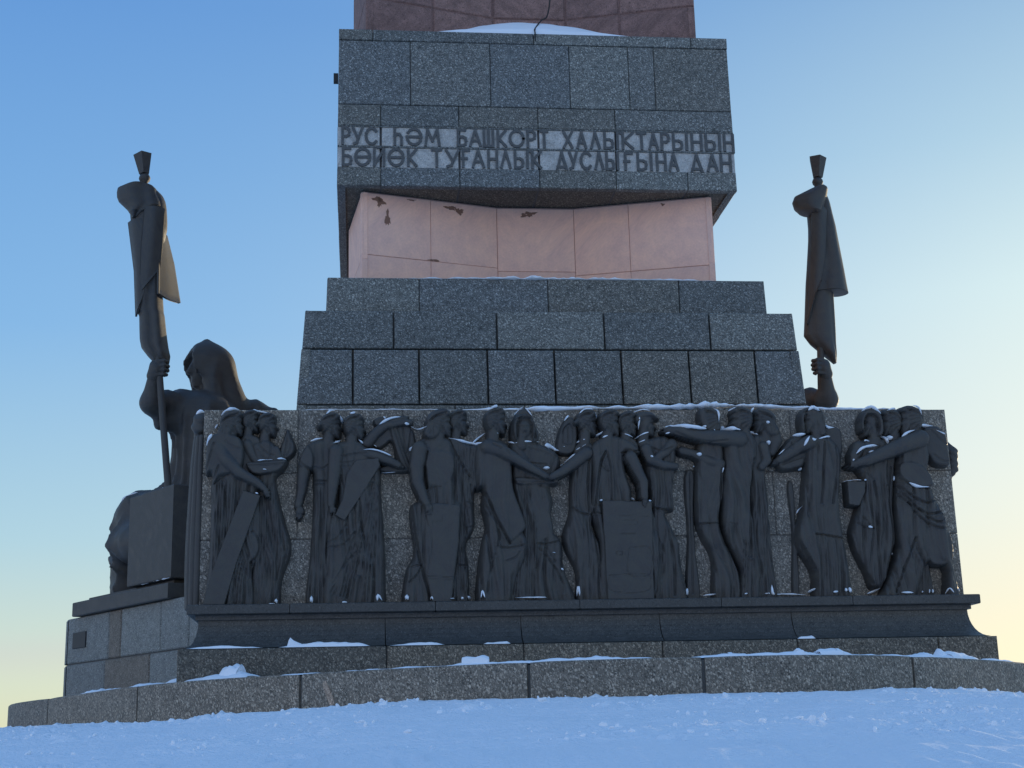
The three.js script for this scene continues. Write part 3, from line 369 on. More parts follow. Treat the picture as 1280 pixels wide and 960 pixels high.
 { label: "bronze relief man in a wrapped tunic with a long arm across his companion",
  body: [["h",4.564,2.436,0.357,-1,0.18,1,0],["b",[4352,2022,4403,2145,4551,2222,4766,2175,4805,1928,4750,1683,4795,1500,4915,1136,4960,894,4978,446,5038,31,4869,28,4874,388,4631,420,4381,40,3926,40,4101,308,4221,633,4225,1021,4284,1503],0.12,0.12,0.14],["b",[4674,2206,4813,2346,4972,2367,5100,2221,5111,2020,5106,1804,4887,1805,4776,1959],0.08,0.08,0.08],["g",[4871,2299,5013,2144,5102,2082],0.012,0.014],["g",[4870,1959,4986,1866,5095,1850],0.012,0.016],["c",[[4670,2160,128,220],[4412,2068,116,250],[4089,1937,98,260],[3864,1846,79,260],[3754,1816,61,250]],0.9],["n",3.763,1.816,190,0.172,0.25],["b",[4342,1808,4547,1837,4738,1714,4795,1500,4574,1465,4397,1563,4319,1655],0.21,0.05,0.06],["g",[4338,1594,4485,1502,4668,1465,4795,1494],0.016,0.035],["g",[4305,1503,4471,1351,4679,1258,4841,1333],0.016,0.035],["g",[4294,1382,4429,1230,4696,1107,4884,1136],0.016,0.035],["g",[4350,1382,4547,1169,4749,1016,4916,985],0.016,0.035],["g",[4401,1260,4567,1048,4771,926,4954,894],0.016,0.035],["g",[4774,1440,4865,1257,4904,1015],0.014,0.025],["g",[4852,1439,4915,1136],0.012,0.02],["g",[4480,779,4330,483,4138,43],0.016,0.03],["g",[4633,444,4876,412],0.012,0.03],["b",[4381,40,4412,541,4465,779,4659,718,4692,420,4686,36],0.07,0.04,0.05],["p",[4459,720,4414,393,4381,34],[4700,658,4705,390,4686,30],7,0.04,13],["b",[4507,898,4679,927,4954,894,4972,446,4691,405,4586,599],0.19,0.04,0.07],["c",[[4935,387,67,120],[4979,209,55,120],[5009,47,49,120]],0.9]],
  parts: [],
  snow: [[0.024,[4582,2629,4664,2598,4714,2492]],[0.04,[4384,2176,4490,2244,4587,2275]],[0.02,[4517,2201,4641,2182,4757,2083]],[0.05,[4728,2374,4816,2380,4902,2355]],[0.03,[4934,2299,5070,2236]],[0.026,[4442,1539,4545,1483,4731,1476]],[0.022,[4199,37,4368,29]],[0.02,[4534,38,4549,67]],[0.02,[4631,31,4649,89]],[0.02,[4680,30,4691,89]],[0.034,[4862,16,4893,86,4923,21]],[0.03,[5022,85,5058,19]],[0.03,[3417,41,3441,105]],[0.03,[3472,40,3494,99]]] },
];
// ------------------------------------------------------------------ curved kerb
{
  const k = thing('curved_kerb', 'low curved brown granite kerb half buried in snow around the monument', 'kerb');
  const N = 520, pts = kerbCurve.getSpacedPoints(N), at = x => { let b = 0, bd = 1e9; for (let i = 0; i < N * 0.36; i++) { const d = Math.abs(pts[i].x - x); if (d < bd) { bd = d; b = i; } } return b; };
  const cuts = [-7.77, -5.98, -3.73, -1.31, 0.64, 3.12, 5.5].map(at); let last = cuts[cuts.length - 1]; while (last + 27 < N) { last += 25; cuts.push(last); } cuts.push(cuts[0] + N);
  const nrm = i => { const a = pts[(i - 1 + N) % N], b = pts[(i + 1) % N]; return V(-(b.z - a.z), 0, b.x - a.x).normalize(); };
  const inn = nrm(at(0)).z > 0 ? 1 : -1;
  for (let c = 0; c < cuts.length - 1; c++) {
    const a = cuts[c], b = cuts[c + 1], m = 9, p = [], uv = [], ou = brand() * 9, dy = (brand() - 0.5) * 0.008, rows = [];
    for (let q = 0; q <= m; q++) {
      let f = a + (b - a) * q / m; if (q === 0) f += 0.16; if (q === m) f -= 0.16;
      const i0 = Math.floor(f), t = f - i0, A = pts[i0 % N].clone().lerp(pts[(i0 + 1) % N], t), n = nrm(i0 % N).multiplyScalar(inn);
      const e = (q === 0 || q === m) ? 0.012 : 0;
      rows.push([A.clone().addScaledVector(n, -0.3 - e).setY(-0.9), A.clone().addScaledVector(n, -e).setY(-0.9), A.clone().addScaledVector(n, -e).setY(0.232 + dy), A.clone().addScaledVector(n, -0.018 - e).setY(0.25 + dy - e * 0.5), A.clone().addScaledVector(n, -0.42).setY(0.25 + dy - e * 0.5)].slice(1).concat([A.clone().addScaledVector(n, -0.42).setY(-0.9)]));
    }
    const L = (b - a) * kerbCurve.getLength() / N, vs = [-0.9, 0.23, 0.255, 0.67, 1.9];
    for (let q = 0; q < m; q++) for (let s = 0; s < 4; s++) {
      const A = rows[q][s], B = rows[q + 1][s], C = rows[q + 1][s + 1], D = rows[q][s + 1];
      const u0 = ou + L * q / m, u1 = ou + L * (q + 1) / m;
      for (const [X, Y, Z, ux, uy, uz] of [[A, B, C, [u0, vs[s]], [u1, vs[s]], [u1, vs[s + 1]]], [A, C, D, [u0, vs[s]], [u1, vs[s + 1]], [u0, vs[s + 1]]]]) { p.push(X.x, X.y, X.z, Y.x, Y.y, Y.z, Z.x, Z.y, Z.z); uv.push(...ux, ...uy, ...uz); }
    }
    for (const e of [0, m]) { const r = rows[e]; for (const [X, Y, Z] of [[r[0], r[1], r[3]], [r[0], r[3], r[4]]]) { p.push(X.x, X.y, X.z, Y.x, Y.y, Y.z, Z.x, Z.y, Z.z); uv.push(0, 0, 0.4, 0, 0.4, 1); } }
    mesh('granite_block', soup(p, uv), pick(M.kerb, brand() * 3), k);
  }
  // joint filling a little behind the faces
  const p = [], uv = []; for (let i = 0; i < N; i += 4) { const n0 = nrm(i).multiplyScalar(inn), n1 = nrm((i + 4) % N).multiplyScalar(inn), A = pts[i].clone().addScaledVector(n0, -0.05), B = pts[(i + 4) % N].clone().addScaledVector(n1, -0.05); p.push(A.x, -0.9, A.z, B.x, -0.9, B.z, B.x, 0.225, B.z, A.x, -0.9, A.z, B.x, 0.225, B.z, A.x, 0.225, A.z); uv.push(0, 0, 1, 0, 1, 1, 0, 0, 1, 1, 0, 1); }
  mesh('joint_filling', soup(p, uv), M.joint, k);
  const i0 = at(-3.42), n0 = nrm(i0).multiplyScalar(inn), U0 = V(n0.z, 0, -n0.x), sc = new THREE.Shape([[-0.06, 0.14], [-0.02, 0.17], [0.02, 0.10], [0.07, 0.02], [0.11, -0.10], [0.05, -0.13], [0.01, -0.04], [-0.04, 0.06]].map(q => new THREE.Vector2(...q)));
  const sg = new THREE.ExtrudeGeometry(sc, { depth: 0.006, bevelEnabled: false }); sg.applyMatrix4(new THREE.Matrix4().makeBasis(U0, V(0, 1, 0), n0).setPosition(pts[i0].clone().addScaledVector(n0, -0.001).setY(-0.01)));
  mesh('scar', sg, M.scar, k).userData.label = 'pale pinkish scar in the kerb stone';
}
const X = V(1, 0, 0), Y = V(0, 1, 0), Z = V(0, 0, 1), NX = V(-1, 0, 0), NZ = V(0, 0, -1);
// courses of stones on a front face plus returns on both sides; rows: {y0, y1, z, h (half width at y0), h1 (at y1), joints}
function course(parent, mats, r, o = {}) {
  const xs = [-1, ...r.joints, 1], h0 = r.h, h1 = r.h1 ?? r.h, dz = r.lean ?? 0, g = o.g ?? 0.007;
  const H = r.y1 - r.y0, T = V(0, H, -dz).normalize(), Nf = V(0, dz, H).normalize(), Ht = Math.hypot(H, dz);
  for (let i = 0; i < xs.length - 1; i++) {
    const a = xs[i], b = xs[i + 1], f = (v, h) => (v === -1 ? -h : v === 1 ? h : v);
    mesh(o.name || 'granite_block', stone(V(0, r.y0, r.z), X, T, Nf, [[f(a, h0), 0], [f(b, h0), 0], [f(b, h1), Ht], [f(a, h1), Ht]], 0.14, g, 0.012), pick(mats, brand() * mats.length), parent);
  }
  if (r.back !== undefined) {
    const nb = Math.max(1, Math.round((r.z - r.back) / (o.side || 1.4)));
    for (const s of [-1, 1]) {
      const dx = h0 - h1, T2 = V(-s * dx, H, 0).normalize(), N2 = V(s * H, dx, 0).normalize(), U2 = s > 0 ? NZ : Z, L = r.z - 0.02 - r.back;
      for (let i = 0; i < nb; i++) { const a = L * i / nb, b = L * (i + 1) / nb, O = s > 0 ? V(h0, r.y0, r.z - 0.02) : V(-h0, r.y0, r.back); mesh(o.name || 'granite_block', stone(O, U2, T2, N2, rect(a, 0, b, Math.hypot(H, dx)), 0.14, g, 0.012), pick(mats, brand() * mats.length), parent); }
    }
  }
}
function core(parent, w, y0, y1, z0, z1, m = M.joint, inset = 0.03) { return mesh('core', boxUV(2 * (w - inset), y1 - y0, z0 - z1 - 2 * inset, 0, (y0 + y1) / 2, (z0 + z1) / 2), m, parent); }

// ------------------------------------------------------------------ socle under the relief
{
  const t = thing('moulded_socle', 'dark moulded granite socle with a flat ledge below the bronze relief', 'pedestal');
  const zB = -1.5;
  // base plinth
  course(t, M.base, { y0: 0.15, y1: 0.655, z: 0.54, h: 5.36, joints: [-2.74, -0.985, 0.83, 2.63, 4.54], back: zB });
  core(t, 5.34, 0.15, 0.64, 0.52, zB);
  // cavetto: concave profile swept along front and both sides, cut into stones at the joints
  const prof = []; for (let i = 0; i <= 8; i++) { const a = i / 8 * Math.PI / 2; prof.push([1 - Math.sin(a), i === 0 ? 0 : 1 - Math.cos(a)]); }   // [out 1..0, up 0..1]
  const y0 = 0.66, y1 = 1.045, ox = 0.15, oz = 0.36;
  const hx = o => 5.15 + ox * o, fz = o => 0.12 + oz * o;
  const strip = (pA, pB, u0, u1, mi) => {
    const p = [], uv = [], ou = brand() * 5;
    const q = (A, B, C, D, a, b, c, d) => { for (const [x, ux] of [[A, a], [B, b], [C, c], [A, a], [C, c], [D, d]]) { p.push(x.x, x.y, x.z); uv.push(ux[0] + ou, ux[1]); } };
    let s = 0; for (let i = 0; i < prof.length - 1; i++) { const A = pA(prof[i]), B = pB(prof[i]), C = pB(prof[i + 1]), D = pA(prof[i + 1]), e = s + A.distanceTo(D); q(A, B, C, D, [u0, s], [u1, s], [u1, e], [u0, e]); s = e; }
    for (const f of [pA, pB]) for (let i = 0; i < prof.length - 1; i++) { const A = f(prof[i]), D = f(prof[i + 1]), In = A.clone().setZ(A.z - 0.5), Id = D.clone().setZ(D.z - 0.5); q(A, D, Id, In, [0, 0], [0.1, 0], [0.1, 0.3], [0, 0.3]); }
    const g = soup(p, uv); mesh('moulding_block', g, pick(M.socle, mi), t);
  };
  const jx = [-99, -2.75, -0.97, 0.89, 2.69, 99];
  for (let i = 0; i < jx.length - 1; i++) {
    const F = (v, sg) => ([o, up]) => V(v < -90 ? -hx(o) : v > 90 ? hx(o) : v + sg * 0.006, lerp(y0, y1, up), fz(o));
    strip(F(jx[i], 1), F(jx[i + 1], -1), Math.max(-5.2, jx[i]), Math.min(5.2, jx[i + 1]), brand() * 3);
  }
  for (const s of [-1, 1]) strip(([o, up]) => V(s * hx(o), lerp(y0, y1, up), fz(o)), ([o, up]) => V(s * hx(o), lerp(y0, y1, up), zB), 0, 2, 0);
  core(t, 5.15, 0.5, 1.04, 0.12, zB, M.joint, 0.012);
  mesh('fillet', boxUV(2 * 5.19, 0.06, 1.68, 0, 1.072, 0.17 - 0.84), M.socle[2], t);
  // ledge slabs
  const lx = [-5.29, -3.98, -2.1, -0.2, 1.7, 3.5, 5.28];
  for (let i = 0; i < lx.length - 1; i++) {
    const a = lx[i] + 0.004, b = lx[i + 1] - 0.004, w = b - a, d = 1.8, sh = new THREE.Shape([[0, 0], [w, 0], [w, d], [0, d]].map(q => new THREE.Vector2(...q)));
    const g = new THREE.ExtrudeGeometry(sh, { depth: 0.106, bevelEnabled: true, bevelThickness: 0.01, bevelSize: 0.01, bevelOffset: -0.01, bevelSegments: 1 }); g.rotateX(-Math.PI / 2); g.translate(a, 1.113, 0.30);
    mesh('ledge_slab', g, pick(M.ledge, brand() * 2), t);
  }
  // small rubble of snow and ice on the plinth edge, left as snow below
}

// ------------------------------------------------------------------ relief wall
{
  const t = thing('relief_wall', 'wide speckled granite wall behind the bronze relief figures', 'wall');
  const rows = [[1.236, 2.10], [2.10, 2.992], [2.992, 3.866]], J = [[-4.4, -2.9, -1.3, 0.3, 1.9, 3.5], [-3.907, -2.3, -0.7, 0.9, 2.6, 4.1], [-3.907, -2.5, -1.2, 0.2, 1.6, 2.9, 4.2]];
  rows.forEach(([a, b], i) => course(t, M.wall, { y0: a, y1: b, z: 0, h: 5.185 - i * 0.008, h1: 5.177 - i * 0.008, joints: J[i], back: -1.5 }, { g: 0.004 }));
  core(t, 5.165, 1.235, 3.85, 0, -1.5, M.mortar, 0.02);
  const top = mesh('coping', boxUV(2 * 5.14, 0.05, 1.42, 0, 3.838, -0.75), M.wall[1], t);
}

// ------------------------------------------------------------------ stepped base
{
  const t = thing('stepped_base', 'stepped dark granite base of three courses below the pink pylon', 'pedestal');
  course(t, M.dark, { y0: 3.70, y1: 4.585, z: -2.72, h: 4.10, h1: 4.045, lean: 0.06, joints: [-2.7, -1.6, -0.5, 0.5, 1.6, 2.7], back: -10.9 });
  course(t, M.dark, { y0: 4.585, y1: 5.505, z: -2.78, h: 4.05, h1: 3.985, lean: 0.07, joints: [-3.19, -2.155, -1.073, -0.006, 1.072, 2.172, 3.257], back: -10.9 }, { g: 0.015 });
  course(t, M.dark, { y0: 5.505, y1: 6.157, z: -2.86, h: 3.985, h1: 3.94, lean: 0.04, joints: [-2.55, -0.908, 0.823, 2.554], back: -10.8 }, { g: 0.014 });
  course(t, M.dark, { y0: 6.157, y1: 6.80, z: -3.2, h: 3.62, h1: 3.60, joints: [-2.126, -0.026, 2.154], back: -10.7 }, { g: 0.006 });
  core(t, 3.99, 3.6, 4.7, -2.86, -10.8); core(t, 3.93, 4.7, 6.14, -2.94, -10.7); core(t, 3.59, 6.14, 6.785, -3.22, -10.7);
}

// ------------------------------------------------------------------ pylon: pink slabs below the band, red granite above
function pylonFaces(k) {
  const A = [[-3.28, -6.2], [-3.05, -4.3], [-0.66, -5.0], [0.72, -5.0], [3.07, -4.3], [3.28, -6.2], [3.28, -8.8], [3.07, -10.4], [0.72, -9.8], [-0.66, -9.8], [-3.05, -10.4], [-3.28, -8.8]];
  return A.map(([x, z]) => [x * k, -7.5 + (z + 7.5) * k]);
}
function pylonCore(t, k, y0, y1, m, inset) {
  const A = pylonFaces(k), sh = new THREE.Shape(A.map(([x, z]) => new THREE.Vector2(x * (1 - inset / 3), -(z + 7.5) * (1 - inset / 3.2) + 7.5)));
  const g = new THREE.ExtrudeGeometry(sh, { depth: y1 - y0, bevelEnabled: false }); g.rotateX(-Math.PI / 2); g.translate(0, y0, 0); mesh('core', g, m, t);
}
function faceFrame(A, i) { const a = A[i], b = A[(i + 1) % A.length], U = V(b[0] - a[0], 0, b[1] - a[1]); const L = U.length(); U.normalize(); return { O: V(a[0], 0, a[1]), U, N: V(-U.z, 0, U.x), L }; }
{
  const t = thing('pink_pylon_foot', 'pink rendered pylon foot with a recessed centre panel between dark granite bands', 'pylon');
  const A = pylonFaces(1); pylonCore(t, 1, 6.7, 8.72, M.pinkJoint, 0.03);
  const lay = { 0: [[0, 1]], 1: [[0, 0.5], [0.5, 1]], 2: [[0, 1]], 3: [[0, 0.4], [0.4, 1]], 4: [[0, 1]], 5: [[0, 0.5], [0.5, 1]], 11: [[0, 0.5], [0.5, 1]] };
  for (let i = 0; i < 12; i++) {
    const f = faceFrame(A, i), L = lay[i] || [[0, 1]], yj = i === 1 ? 7.58 : i === 3 ? 7.45 : 7.5;
    for (const [a, b] of L) for (const [y0, y1] of i === 2 ? [[6.78, 7.52], [7.52, 8.70]] : [[6.78, yj], [yj, 8.70]])
      mesh('rendered_slab', stone(f.O, f.U, Y, f.N.z < -2 ? f.N : f.N, rect(a * f.L, y0, b * f.L, y1), 0.10, 0.003, 0.006), pick(M.pink, brand() * 3), t);
  }
  // places where the render has come off, thin flakes showing the brown coat
  const flake = (fi, s, y, w, h, seed) => {
    const f = faceFrame(A, fi), r = rng(seed), n = 26, sh = new THREE.Shape();
    for (let i = 0; i < n; i++) { const a = i / n * 2 * Math.PI, q = 0.55 + 0.55 * r() + 0.25 * Math.sin(a * 3 + seed); const p = [Math.cos(a) * w * q, Math.sin(a) * h * q]; i ? sh.lineTo(...p) : sh.moveTo(...p); }
    const g = new THREE.ExtrudeGeometry(sh, { depth: 0.004, bevelEnabled: false }), m = new THREE.Matrix4().makeBasis(f.U, Y, f.N); m.setPosition(f.O.clone().addScaledVector(f.U, s).setY(y).addScaledVector(f.N, 0.004)); g.applyMatrix4(m); return g;
  };
  const fl = mesh('peeled_patch', mergeGeometries([flake(1, 0.34, 8.55, 0.08, 0.09, 2), flake(1, 0.46, 8.28, 0.05, 0.17, 3), flake(1, 0.28, 8.60, 0.09, 0.05, 4), flake(1, 1.62, 8.60, 0.13, 0.04, 5), flake(1, 1.78, 8.56, 0.09, 0.06, 6), flake(2, 0.60, 8.60, 0.12, 0.05, 7), flake(2, 0.48, 8.57, 0.06, 0.05, 8), flake(1, 1.3, 7.60, 0.12, 0.02, 10), flake(1, 0.9, 8.66, 0.09, 0.015, 12), flake(3, 1.6, 8.64, 0.04, 0.03, 13)]), M.peel, t);
  fl.userData.label = 'brown patches where the pink render has peeled off';
}
{
  const t = thing('red_pylon_shaft', 'dark red granite pylon shaft rising above the inscribed band', 'pylon');
  const A = pylonFaces(0.975); pylonCore(t, 0.975, 11.3, 31, M.red[1], 0.04);
  for (let i = 0; i < 12; i++) {
    const f = faceFrame(A, i), L = (i === 1 || i === 3) ? (i === 1 ? [[0, 0.52], [0.52, 1]] : [[0, 0.42], [0.42, 1]]) : [[0, 1]];
    let y = 11.4; for (const h of [1.05, 1.2, 1.2, 1.2, 1.2]) { for (const [a, b] of L) mesh('red_granite_slab', stone(f.O, f.U, Y, f.N, rect(a * f.L, y, b * f.L, y + h), 0.12, 0.012, 0.02), pick(M.red, brand() * 3), t); y += h; }
  }
}

// ------------------------------------------------------------------ inscribed band
{
  const t = thing('inscribed_band', 'dark granite band with two lines of raised lettering around the pylon', 'inscription');
  const zf = -4.0, back = -10.6;
  course(t, M.dark, { y0: 11.40, y1: 11.61, z: zf + 0.01, h: 3.45, joints: [-2.86, -0.034, 2.79], back }, { g: 0.005 });
  course(t, M.dark, { y0: 10.195, y1: 11.40, z: zf, h: 3.455, h1: 3.445, joints: [-2.21, -0.815, 0.584, 1.64, 2.10], back }, { g: 0.005 });
  course(t, M.dark, { y0: 9.80, y1: 10.195, z: zf, h: 3.46, h1: 3.455, joints: [-2.727, -1.378, 0, 1.36], back }, { g: 0.005 });
  course(t, M.dark, { y0: 8.70, y1: 9.045, z: zf, h: 3.47, h1: 3.465, joints: [-2.727, -1.378, 0, 1.34, 2.6], back }, { g: 0.005 });
  // side faces of the lettered zone and the thin rails between the two lines
  for (const s of [-1, 1]) for (let i = 0; i < 7; i++) { const L = 6.56 / 7; mesh('granite_block', stone(s > 0 ? V(3.462, 0, zf - 0.04) : V(-3.462, 0, back), s > 0 ? NZ : Z, Y, s > 0 ? X : NX, rect(L * i, 9.045, L * (i + 1), 9.80), 0.14), pick(M.dark, brand() * 5), t); }
  for (const [a, b] of [[9.400, 9.436], [9.778, 9.800]]) mesh('rail', stone(V(0, 0, zf), X, Y, Z, rect(-3.46, a, 3.46, b), 0.06, 0.0, 0.004, -0.004), M.dark[1], t);
  const cuts = [-3.46, -2.727, -1.378, 0, 1.36, 3.46];
  const panels = [];
  for (const [a, b] of [[9.045, 9.400], [9.436, 9.778]]) for (let i = 0; i < 5; i++) panels.push([cuts[i], cuts[i + 1], a, mesh('lettered_panel', stone(V(0, 0, zf - 0.022), X, Y, Z, rect(cuts[i] + (i ? 0.02 : 0), a, cuts[i + 1] - (i < 4 ? 0.02 : 0), b), 0.06, 0, 0.003, 0), M.lightBand, t)]);
  core(t, 3.44, 8.74, 11.59, zf - 0.05, back, M.mortar, 0.02);
  // soffit slabs
  const sx = [-3.46, -2.73, -1.38, 0, 1.34, 2.6, 3.46];
  for (let i = 0; i < 6; i++) mesh('soffit_slab', stone(V(0, 8.735, 0), X, Z, V(0, -1, 0), rect(sx[i], i === 0 || i === 5 ? -5.3 : -5.6, sx[i + 1], -4.04), 0.1, 0.008, 0.012), M.base[i % 3], t);
  for (const s of [-1, 1]) for (let i = 0; i < 7; i++) mesh('soffit_slab', stone(V(0, 8.735, 0), X, Z, V(0, -1, 0), rect(s > 0 ? 2.9 : -3.46, -6.05 - i * 0.75, s > 0 ? 3.46 : -2.9, -5.3 - i * 0.75), 0.1, 0.008, 0.012), M.base[i % 3], t);
  // letters: strokes in a unit box, one mesh for each letter
  const oval = [...Array(17)].map((_, i) => [0.5 + 0.5 * Math.cos(i / 16 * 2 * Math.PI), 0.5 + 0.5 * Math.sin(i / 16 * 2 * Math.PI)]);
  const arcC = [...Array(13)].map((_, i) => { const a = (40 + i / 12 * 280) * D2R; return [0.5 + 0.5 * Math.cos(a), 0.5 + 0.5 * Math.sin(a)]; });
  const arcE = [...Array(14)].map((_, i) => { const a = (150 - i / 13 * 330) * D2R; return [0.5 + 0.5 * Math.cos(a), 0.5 + 0.5 * Math.sin(a)]; });
  const P0 = [[0, 0], [0, 1]], bowlP = [[0, 1], [0.6, 1], [0.92, 0.9], [1, 0.74], [0.92, 0.55], [0.6, 0.46], [0, 0.46]], bowlB = [[0, 0.56], [0.6, 0.56], [0.92, 0.48], [1, 0.3], [0.92, 0.08], [0.6, 0], [0, 0]];
  const G = {
    'Р': [P0, bowlP], 'У': [[[0, 1], [0.5, 0.36]], [[1, 1], [0.4, 0.06], [0.1, 0]]], 'С': [arcC], 'Ҫ': [arcC, [[0.5, 0], [0.5, -0.12]]], 'Һ': [P0, [[0, 0.5], [0.3, 0.66], [0.7, 0.66], [1, 0.46], [1, 0]]],
    'Ә': [arcE, [[0, 0.5], [1, 0.5]]], 'М': [[[0, 0], [0.14, 1], [0.5, 0.25], [0.86, 1], [1, 0]]], 'Б': [P0, [[0, 1], [0.9, 1]], bowlB], 'А': [[[0, 0], [0.5, 1], [1, 0]], [[0.2, 0.32], [0.8, 0.32]]],
    'Ш': [[[0, 1], [0, 0], [1, 0], [1, 1]], [[0.5, 0], [0.5, 1]]], 'К': [P0, [[1, 1], [0.1, 0.5], [1, 0]]], 'Ҡ': [P0, [[-0.25, 1], [0, 1]], [[1, 1], [0.1, 0.5], [1, 0]]], 'О': [oval], 'Ө': [oval, [[0, 0.5], [1, 0.5]]],
    'Т': [[[0, 1], [1, 1]], [[0.5, 0], [0.5, 1]]], 'Х': [[[0, 0], [1, 1]], [[0, 1], [1, 0]]], 'Л': [[[0, 0], [0.5, 1], [1, 0]]], 'Ы': [P0, bowlB.map(([x, y]) => [x * 0.62, y]), [[1, 0], [1, 1]]], 'Н': [P0, [[1, 0], [1, 1]], [[0, 0.5], [1, 0.5]]],
    'Ң': [P0, [[1, -0.12], [1, 1]], [[0, 0.5], [1, 0.5]]], 'Й': [P0, [[0, 0], [1, 1]], [[1, 0], [1, 1]], [[0.35, 1.1], [0.65, 1.1]]], 'Ғ': [P0, [[0, 1], [1, 1]], [[-0.2, 0.5], [0.6, 0.5]]], 'Д': [[[0, -0.06], [0.08, 0.06], [0.5, 1], [0.92, 0.06], [1, -0.06]], [[0.05, 0.08], [0.95, 0.08]]],
  };
  const put = (row, yb, h) => {
    for (const [ch, x, w] of row) {
      const gs = []; let q = 0; const sw = 0.046;
      for (const st of G[ch]) for (let i = 0; i < st.length - 1; i++) {
        const a = [x + sw / 2 + st[i][0] * (w - sw), yb + sw / 2 + st[i][1] * (h - sw)], b = [x + sw / 2 + st[i + 1][0] * (w - sw), yb + sw / 2 + st[i + 1][1] * (h - sw)];
        const L = Math.hypot(b[0] - a[0], b[1] - a[1]), g = boxUV(L + sw * 0.8, sw, 0.03, 0, 0, 0); g.rotateZ(Math.atan2(b[1] - a[1], b[0] - a[0])); g.translate((a[0] + b[0]) / 2, (a[1] + b[1]) / 2, zf - 0.011 + (q++ % 5) * 0.0014); gs.push(g);
      }
      const pn = panels.find(q => Math.abs(q[2] - yb) < 0.02 && x + w / 2 >= q[0] && x + w / 2 <= q[1]); mesh('letter', mergeGeometries(gs), M.letter, pn ? pn[3] : t);
    }
  };
  put(ROW1, 9.44, 0.335); put(ROW2, 9.05, 0.345);
  mesh('bracket', boxUV(0.08, 0.16, 0.1, -3.50, 10.78, -4.25), M.bracket, t);
}
// ------------------------------------------------------------------ statue plinths (wedge plan with a rounded nose)
function plinth(mirror, shift, label) {
  const t = thing('statue_plinth', label, 'plinth', 'statue plinths at the sides');
  const A = V(-5.947, 0, -5.958), d = V(-0.558, 0, -0.83), n = V(-0.83, 0, 0.558), S0 = -1.6, S1 = 4.95, R = 0.42;
  const rows = [[0.15, 1.135, [S0, -0.05, 1.42, 3.23, S1]], [1.135, 2.02, [S0, 0, 1.03, 2.61, 3.11, S1]]];
  const zc = A.z + d.z * S1 - n.z * R - Math.sqrt(1) * 0;   // centre of the nose
  const Cn = A.clone().addScaledVector(d, S1).addScaledVector(n, -R);
  rows.forEach(([y0, y1, js], ri) => {
    for (let i = 0; i < js.length - 1; i++) {
      const br = ri === 1 && i === 3;
      mesh('granite_block', stone(A, d.clone().negate(), Y, n, rect(-js[i + 1], y0, -js[i], y1), 0.15, 0.011, 0.02), br ? M.brown : pick(ri === 0 && i === 2 ? [M.brown, M.grey[0]] : M.grey, brand() * 3), t);
    }
    // nose: vertical stone turned round the end
    const p = [], uv = []; const a0 = Math.atan2(n.z, n.x), a1 = a0 - (0); const m = 10, angs = [];
    const nb = V(-0.83, 0, -0.558), aE = Math.atan2(nb.z, nb.x); let da = aE - a0; while (da > Math.PI) da -= 2 * Math.PI; while (da < -Math.PI) da += 2 * Math.PI;
    for (let i = 0; i <= m; i++) angs.push(a0 + da * i / m);
    const pt = (a, r, y) => V(Cn.x + Math.cos(a) * r, y, Cn.z + Math.sin(a) * r);
    for (let i = 0; i < m; i++) {
      const lv = [[R, y0 + 0.011], [R, y1 - 0.05], [R - 0.03, y1 - 0.011], [0, y1 - 0.011]];
      for (let k = 0; k < 3; k++) { const a = pt(angs[i], lv[k][0], lv[k][1]), b = pt(angs[i + 1], lv[k][0], lv[k][1]), c = pt(angs[i + 1], lv[k + 1][0], lv[k + 1][1]), e = pt(angs[i], lv[k + 1][0], lv[k + 1][1]); for (const [q, u] of [[a, [i * 0.05, lv[k][1]]], [b, [i * 0.05 + 0.05, lv[k][1]]], [c, [i * 0.05 + 0.05, lv[k + 1][1]]], [a, [i * 0.05, lv[k][1]]], [c, [i * 0.05 + 0.05, lv[k + 1][1]]], [e, [i * 0.05, lv[k + 1][1]]]]) { p.push(q.x, q.y, q.z); uv.push(u[0], u[1]); } }
    }
    const ng = soup(p, uv); mesh('granite_block', ng, M.grey[1], t);
    // far side, plain stones
    const A2 = Cn.clone().addScaledVector(nb, R), d2 = V(0.558, 0, -0.83);
    for (let i = 0; i < 4; i++) mesh('granite_block', stone(A2, d2.clone().negate(), Y, nb, rect(-1.57 * (i + 1), y0, -1.57 * i, y1), 0.15, 0.011, 0.02), pick(M.grey, brand() * 3), t);
  });
  const A0 = A.clone().addScaledVector(d, S0).addScaledVector(n, -0.04), Bc = Cn.clone(), A3 = V(A0.x, 0, 2 * Cn.z - A0.z);
  const sh = new THREE.Shape([[A0.x, -A0.z], [Bc.x + n.x * (R - 0.04), -(Bc.z + n.z * (R - 0.04))], [Bc.x - 0.36, -Bc.z], [Bc.x + n.x * (R - 0.04), -(Bc.z - n.z * (R - 0.04))], [A3.x, -A3.z]].map(q => new THREE.Vector2(...q)));
  const g = new THREE.ExtrudeGeometry(sh, { depth: 1.7, bevelEnabled: false }); g.rotateX(-Math.PI / 2); g.translate(0, 0.31, 0); mesh('core', g, M.joint, t);
  if (mirror) { t.scale.x = -1; t.position.x = shift; }
  return t;
}
plinth(false, 0, 'grey granite plinth with a square dark plaque, under a hooded statue');
plinth(true, -0.82, 'grey granite plinth with no plaque, on the sunny side of the monument');
{
  const A = V(-5.947, 0, -5.958), d = V(-0.558, 0, -0.83), n = V(-0.83, 0, 0.558);
  const pl = tag(mesh('plaque', stone(A.clone().addScaledVector(n, 0.025), d.clone().negate(), Y, n, rect(-4.66, 1.42, -4.08, 1.72), 0.06, 0, 0.008, 0), M.bracket), 'small square dark plaque on the grey granite plinth', 'plaque');
}

